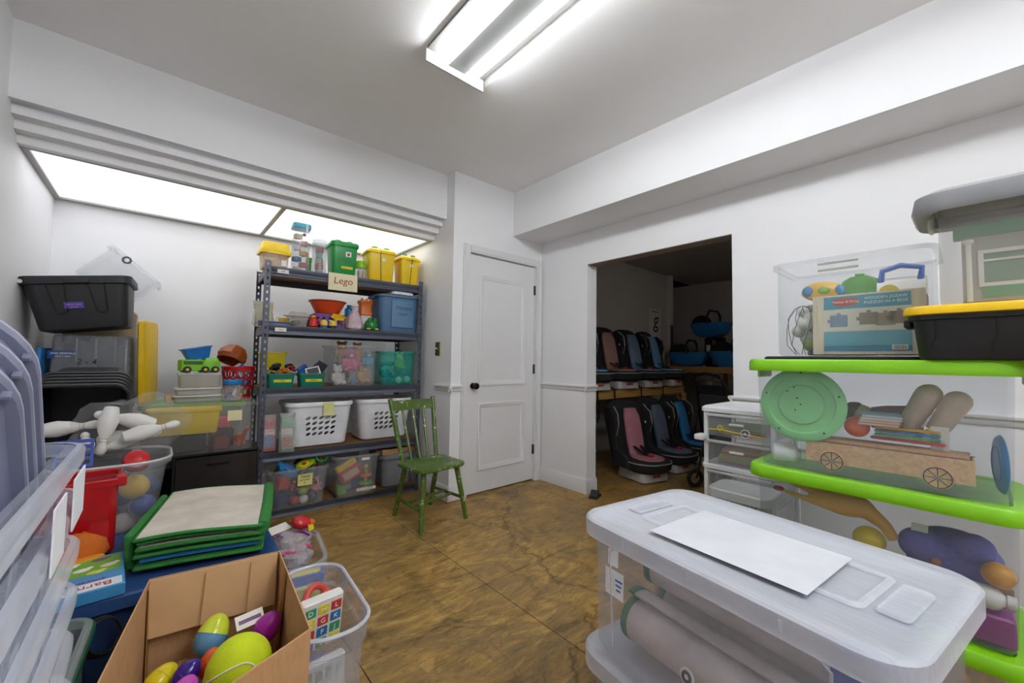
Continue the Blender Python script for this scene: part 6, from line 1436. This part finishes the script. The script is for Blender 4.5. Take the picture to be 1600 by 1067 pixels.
def car_seat(name, label, loc, rot, mid, group=None, base='#b9b6b4'):
    t = thing(name, label, 'car seat', loc, rot, group)
    # shell: back rest and bucket in one skin, facing -y
    mb = MB(); rings = []
    for z, w, th, y in ((.10, .34, .13, .16), (.18, .42, .15, .18), (.32, .44, .15, .21), (.46, .46, .15, .245), (.58, .47, .15, .275), (.66, .42, .13, .295), (.71, .30, .10, .305), (.73, .16, .06, .31)):
        rings.append([(x, y+yy, z) for x, yy in rr(w, th, min(w, th)*.45, 4)])
    mb.loft(rings); obj('shell', mb, SB, t)
    for s in (-1, 1):
        r2 = [[(s*.212+xx*1.0, y+yy, z) for xx, yy in rr(.055, d_, .026, 3)] for z, d_, y in ((.12, .24, .05), (.22, .22, .07), (.28, .10, .15), (.40, .10, .17), (.50, .15, .17), (.60, .15, .19), (.67, .09, .24))]
        obj('side_wing', MB().loft(r2), SB, t)
        obj('wing_piping', MB().tube([(s*.215, .155, .30), (s*.216, .12, .42), (s*.216, .095, .52), (s*.214, .115, .62), (s*.20, .19, .68)], .006, 6), plastic('#8d8c8c', .6), t)
    seat = MB().loft([[(x, -.05+yy, z) for x, yy in rr(w, d_, r_, 6)] for w, d_, r_, z in ((.34, .34, .13, .09), (.42, .42, .17, .12), (.44, .44, .18, .17), (.40, .40, .17, .205), (.28, .28, .12, .21))])
    obj('seat_pad', seat, SB, t)
    obj('seat_insert', MB().loft([[(x, -.07+yy, z) for x, yy in rr(w, d_, r_, 5)] for w, d_, r_, z in ((.29, .32, .13, .200), (.27, .30, .12, .222), (.18, .2, .08, .226))]), fabric(mid, 120, .5), t)
    obj('back_insert', MB().loft([[(x, y+yy, z) for x, yy in rr(w_, .05, .02, 3)] for w_, y, z in ((.17, .075, .20), (.20, .10, .32), (.20, .13, .46), (.19, .160, .58), (.14, .19, .66))]), fabric(mid, 120, .5), t)
    obj('piping', MB().tube([(x, -.05+y, .185) for x, y in rr(.436, .436, .18, 6)], .006, 6, True), plastic('#8d8c8c', .6), t)
    for s in (-1, 1): obj('harness_strap', MB().strip([(s*.06, .185, .60), (s*.055, .125, .44), (s*.045, .075, .30), (s*.02, -.02, .245), (0, -.10, .24)], .032, .004, (1, 0, 0)), BLACK, t)
    obj('buckle', MB().at((0, -.11, .225)).rbox(.05, .045, .022, .008, .004), plastic('#b02a26', .4), t)
    bs = obj('base', MB().rloft([(.30, .34, .03, 0), (.33, .38, .04, .012), (.32, .36, .05, .10)], 4), plastic(base, .5), t); obj('level_label', MB().at((0, -.186, .03)).box(-.05, .05, 0, .002, 0, .04), plastic('#b23a34', .5), bs)
    obj('badge', MB().at((.15, .12, .52), (75, 0, 20)).lathe([(.014, 0), (.014, .002)], 12), plastic('#d8d8d6', .5), t)
    return t
c0 = car_seat('car_seat', 'black car seat with blue insert at the near end of the timber shelf', (3.48, 2.73, .826), -12, '#4f8fc4')
def cs(label, loc, rot, mid):
    o = dup(c0, loc, rot, label)
    for ch in o.children:
        if ch.name.startswith(('seat_insert', 'back_insert')):
            ch.data = ch.data.copy(); ch.data.materials.clear(); ch.data.materials.append(fabric(mid, 120, .5))
    return o
cs('black car seat with floral insert, second on the timber shelf', (4.02, 2.73, .826), -10, '#8f6a62')
cs('black car seat with grey insert, third on the timber shelf', (4.56, 2.73, .826), -6, '#6d7d98')
cs('black car seat with pale blue insert at the far end of the timber shelf', (5.10, 2.73, .826), 6, '#6f9fc8')
cs('black car seat with floral insert on the floor under the timber shelf', (3.62, 2.17, 0), -16, '#a8707c')
cs('black car seat with dark insert on the floor by the doorway jamb', (3.08, 2.72, 0), 30, '#3a3d46') if 0 else None
cs('black car seat with deep blue insert on the floor between shelf posts', (4.74, 2.17, 0), 4, '#2f7fc0')
cs('black car seat with slate insert on the floor behind the floral one', (4.17, 2.17, 0), -8, '#5a6478')
for i, (x, z0) in enumerate(((3.42, .52), (3.72, .45), (4.25, .56), (4.75, .38))):
    t = thing('loose_strap', f'black tether strap hanging off the shelf below the {("near","second","third","far")[i]} car seat', 'strap', (x, Y0-.03, 0), 0)
    obj('webbing', MB().strip([(0, .03, .86), (0, -.008, .83), (0, -.012, .7), (.01, -.015, z0+.05), (.0, -.012, z0)], .022, .003, (1, 0, 0)), BLACK, t); obj('hook', MB().at((0, -.012, z0-.02)).rbox(.02, .008, .025, .003, .002), metal('#555', .4) if 0 else metal('#555555', .4), t)
# blue carriers on the back shelf
def carrier(label, loc, rot, c, s=1.0):
    t = thing('infant_carrier', label, 'carrier', loc, rot)
    obj('shell', MB().at((0, 0, 0), (0, 0, 0), (s, s, s)).loft([[(x, y, z) for x, y in rr(w, d_, r_, 5)] for w, d_, r_, z in ((.36, .22, .08, 0), (.50, .30, .10, .05), (.60, .36, .12, .16), (.62, .38, .13, .22), (.54, .30, .10, .225), (.40, .2, .08, .12))]), plastic(c, .45), t)
    obj('handle', MB().tube([(-.05*s, -.19*s, .20*s), (-.05*s, -.20*s, .34*s), (-.05*s, -.12*s, .42*s), (-.05*s, .12*s, .42*s), (-.05*s, .20*s, .34*s), (-.05*s, .19*s, .20*s)], .018*s, 8), BLACK, t)
    obj('canopy', MB().at((.16*s, 0, .2*s)).ball(.16*s, .17*s, .17*s, 14, 9), SB, t)
    obj('liner', MB().at((-.06*s, 0, .13*s)).ball(.2*s, .12*s, .09*s, 12, 8), fabric('#20242c'), t)
    return t
carrier('bright blue carrier shell at the end of the high shelf', (5.97, 2.83, 1.081), 90, '#2a86d0', 1.0)
carrier('blue carrier shell beside the bright one on the high shelf', (5.97, 2.17, 1.081), 90, '#2f8ad0', 1.0)
carrier('dusty blue carrier stacked upon the other blue carriers', (6.16, 2.56, 1.528), 84, '#2878b8', .9)
carrier('black lined blue carrier farther along the high shelf', (5.99, 1.52, 1.081), 90, '#2c7cc0', 1.0)
bxs = toy_blockbox('black storage case with white sheet at the storeroom recess', '#26262a', .30, .40, .38, (6.10, 2.98, 1.081) if 0 else (6.35, 3.25, 1.15), 0, None, 'storage_case', 'case') if 0 else None
# strollers folded in the near dark corner
def stroller(label, loc, rot):
    t = thing('folded_stroller', label, 'stroller', loc, rot)
    for s in (-1, 1):
        obj('side_tube', MB().tube([(s*.20, -.10, .08), (s*.20, .0, .50), (s*.18, .06, .85), (s*.16, .14, .98)], .013, 8), BLACK, t)
        obj('wheel', MB().at((s*.22, -.12, .085), (0, 90, 0)).torus(.065, .018, 20, 8), plastic('#17171a', .8), t); obj('wheel', MB().at((s*.22, .12, .085), (0, 90, 0)).torus(.065, .018, 20, 8), plastic('#17171a', .8), t)
        obj('strut', MB().tube([(s*.20, .12, .09), (s*.19, .02, .52)], .010, 8), metal('#4a4a4e', .4), t)
    obj('sling', MB().loft([[(x, y+yy, z) for x, yy in rr(.36, th, th*.4, 3)] for y, z, th in ((-.02, .18, .06), (.0, .35, .12), (.03, .6, .14), (.08, .85, .08))]), fabric('#232327'), t)
    obj('handle', MB().tube([(-.16, .14, .98), (0, .16, 1.0), (.16, .14, .98)], .016, 8), plastic('#2a2a2d', .7), t)
    return t
stroller('black folded stroller standing in the storeroom past the drawer cart', (3.72, 1.45, 0), 60)
stroller('black folded stroller under the high shelf at the back', (5.35, 1.75, 0), 95)
stroller('black folded stroller between the shelf post and the other stroller', (5.45, 2.25, 0), 80)
single('white_board', MB().rbox(.02, .50, .50, .01, .004), plastic('#cfcfd2', .6), 'white board leaning under the high shelf', 'board', (6.20, 1.85, .35), (0, 0, 0)) if 0 else tag(obj('white_board', MB().rbox(.02, .50, .85, .01, .004), plastic('#cfcfd2', .6), None, (6.25, 2.0, 0)), 'white board standing under the high shelf', 'board')
# sheet with a black letter on the storeroom wall, plate on the corner post
t = thing('wall_sign', 'white sheet with a bold black letter on the storeroom wall', 'sign', (5.60, RY1-.002, 1.72), 0)
obj('sheet', MB().box(-.17, .17, -.002, 0, -.22, .22), plastic('#d9d7d4', .8), t); lettering('g', .34, INK, t, (.02, -.004, .05), (90, 0, 0), .1); obj('headline', MB().box(-.10, .10, -.004, -.002, .17, .18), INK, t)
t = thing('post_plate', 'narrow dark lettered plate on the storeroom corner post', 'plate', (6.02, RY1-.052, 1.50), 0)
obj('plate', MB().box(-.045, .045, -.004, 0, -.22, .22), metal('#77787c', .4), t); lettering('Store in use', .05, INK, t, (0, -.006, 0), (90, 90, 0))
# outlet behind the seats
t = thing('wall_outlet', 'cream outlet plate low on the storeroom wall', 'outlet', (5.05, RY1, .42), 0)
obj('plate', MB().at((0, -.003, -.058)).rbox(.07, .006, .116, .002, .001), plastic('#b9a98c', .5), t)
for z in (-.025, .025): obj('socket', MB().at((0, -.007, z), (90, 0, 0)).lathe([(.016, 0), (.016, .002)], 14), plastic('#a8987c', .5), t)

# unseen fill lamp added to brighten the storeroom, round the corner from the opening
t = thing('storeroom_fill_lamp', 'added dome-shaped fill lamp, out of view in the storeroom', 'lamp', (4.6, .75, RC), 0)
obj('base', MB().lathe([(.09, -.02), (.09, 0)], 20), plastic('#d0d0cc', .5), t); obj('dome', MB().lathe([(.015, -.10), (.06, -.085), (.085, -.05), (.088, -.02)], 20), emit('#fff6ea', 19.0), t)

for y, n_, c in ((2.56, 'tall black fabric case standing behind the blue carriers', '#1d1d20'), (1.84, 'tall charcoal fabric case standing behind the blue carriers', '#2c2d31')):
    t = thing('fabric_case', n_, 'case', (6.30, y, 1.081), 90)
    obj('body', MB().rbox(.30, .09, .445, .04, .02, 5), fabric(c), t); obj('strap', MB().at((0, .046, 0)).box(-.02, .02, 0, .003, .03, .41), plastic('#8f9094', .6), t); obj('white_tag', MB().at((.08, .046, .28)).box(-.03, .03, 0, .002, -.05, .05), PAPER, t)

# ---- how the loose toys have settled: small shifts (m) and sizes so that none cuts into its neighbour
SETTLED = {
    'alphabet_board': (0.0214, 0.0049, -0.0014, 1.0),
    'bottle_cap': (-0.0134, 0.0244, 0.0006, 0.9),
    'bowling_pin': (-0.0236, 0.0119, 0.0262, 0.731),
    'bowling_pin.001': (-0.0005, -0.0246, 0.0306, 0.9),
    'bowling_pin.002': (-0.0223, -0.0007, 0.0263, 0.9),
    'bowling_pin.003': (-0.0172, -0.012, 0.0068, 0.95),
    'bowling_pin.004': (-0.0007, -0.0341, 0.0173, 0.7),
    'bowling_pin.006': (-0.0251, 0.0164, 0.0012, 0.9),
    'cable_coil': (0.0085, 0.0265, 0.0112, 0.9),
    'carton.002': (-0.0211, 0.006, -0.0022, 0.9),
    'carton.005': (0.0154, 0.0157, -0.0002, 0.9),
    'cloth_hat': (0.0105, 0.0102, 0.0262, 0.95),
    'frog_pot': (-0.0177, -0.0116, 0.006, 0.95),
    'game_carton': (0.0186, 0.0117, 0.0011, 1.0),
    'game_carton.001': (-0.0041, 0.0114, 0.0184, 0.95),
    'game_console': (0.0001, -0.014, 0.0003, 0.9),
    'gift_box': (-0.0004, 0.0218, 0.0029, 1.0),
    'handwritten_card': (-0.0001, 0.0039, 0.0007, 1.0),
    'infant_carrier': (-0.0117, -0.0265, 0.008, 0.9),
    'plastic_egg': (0.0076, -0.0002, 0.0025, 0.9),
    'plastic_egg.001': (-0.0073, -0.0032, -0.0006, 1.0),
    'plastic_egg.002': (0.0183, -0.0237, -0.0012, 1.0),
    'plastic_egg.004': (-0.0175, -0.0103, 0.0086, 0.9),
    'plastic_egg.005': (-0.007, 0.0283, 0.0073, 1.0),
    'plastic_egg.006': (-0.0167, 0.0125, 0.007, 0.9),
    'plush_toy.001': (-0.0179, -0.0124, -0.0032, 0.9),
    'plush_toy.002': (-0.0182, -0.0223, 0.0086, 1.0),
    'plush_toy.004': (0.0023, 0.0033, -0.0, 0.9),
    'plush_toy.009': (-0.0226, 0.0198, -0.0006, 1.0),
    'plush_toy.010': (0.0069, -0.0133, 0.017, 0.769),
    'plush_toy.011': (0.0098, 0.0144, 0.0003, 0.81),
    'plush_toy.012': (0.0079, -0.0155, 0.0196, 0.902),
    'pumpkin_bowl': (0.011, -0.0004, 0.0086, 0.95),
    'rag_doll': (0.029, 0.0163, 0.0094, 0.9),
    'rubber_chicken': (-0.0092, 0.0131, 0.0388, 0.9),
    'scalloped_lid': (0.0043, -0.0096, 0.0092, 1.0),
    'squeeze_bottle': (-0.0071, 0.0264, 0.009, 0.95),
    'toy_arch': (0.0165, 0.0248, 0.0038, 0.9),
    'toy_ball.002': (-0.0204, 0.0082, -0.0017, 1.0),
    'toy_ball.007': (-0.0187, 0.0113, 0.0026, 0.95),
    'toy_ball.010': (-0.0123, 0.027, -0.0044, 1.0),
    'toy_ball.014': (-0.013, 0.0176, 0.0024, 0.95),
    'toy_ball.018': (-0.0055, 0.0052, 0.0026, 0.95),
    'toy_ball.019': (0.0293, 0.0026, 0.0057, 0.9),
    'toy_ball.020': (0.0212, -0.0154, 0.0146, 0.9),
    'toy_ball.022': (-0.0172, 0.0033, 0.0225, 0.9),
    'toy_ball.023': (-0.0225, 0.0179, -0.0085, 0.95),
    'toy_ball.025': (0.0057, -0.0056, 0.0002, 0.95),
    'toy_ball.026': (-0.0276, -0.0094, 0.0246, 0.9),
    'toy_ball.029': (0.0045, 0.0214, 0.0022, 1.0),
    'toy_box': (0.0023, -0.0261, 0.0146, 1.0),
    'toy_box.001': (-0.0001, 0.014, 0.001, 0.9),
    'toy_brick.002': (-0.013, -0.0048, -0.002, 0.9),
    'toy_brick.003': (0.0027, 0.0064, 0.0039, 1.0),
    'toy_car.001': (-0.0183, -0.0116, 0.004, 1.0),
    'toy_car.009': (0.0158, 0.0243, 0.0078, 0.95),
    'toy_case': (0.0149, 0.0138, 0.0084, 0.95),
    'toy_castle': (0.0175, -0.012, 0.0057, 0.9),
    'toy_cube': (-0.0069, 0.0018, 0.0035, 0.9),
    'toy_cube.001': (-0.0013, 0.0038, 0.0004, 0.9),
    'toy_cube.002': (-0.0028, -0.0135, 0.0171, 0.9),
    'toy_cube.005': (0.0074, 0.0076, 0.0193, 0.9),
    'toy_cube.008': (0.0118, -0.0226, 0.0158, 1.0),
    'toy_cube.009': (-0.0185, -0.0144, 0.0188, 0.9),
    'toy_kitchen': (-0.0005, 0.0191, 0.011, 1.0),
    'toy_mirror': (-0.0235, -0.0047, 0.007, 0.855),
    'toy_pack': (0.0039, 0.0049, 0.005, 0.9),
    'toy_phone.001': (-0.0013, 0.0036, 0.0011, 0.9),
    'toy_pitcher': (0.0009, -0.0067, 0.0043, 0.9),
    'toy_radio': (0.0086, -0.0203, 0.0203, 1.0),
    'toy_ring': (0.0272, 0.029, 0.0235, 0.729),
    'toy_truck': (-0.0291, -0.0068, 0.0022, 1.0),
    'toy_wagon': (-0.0037, -0.0015, 0.0001, 0.9),
    'toy_wrapper': (0.0018, -0.0093, 0.0285, 0.95),
    'wooden_block': (0.0198, -0.001, 0.0103, 0.7),
    'wrapped_toy': (-0.0048, 0.0119, 0.0056, 0.9),
}
for n_, (dx, dy, dz, k) in SETTLED.items():
    o = bpy.data.objects.get(n_)
    if o:
        o.location = Vector(o.location) + Vector((dx, dy, dz)); o.scale = (k, k, k)
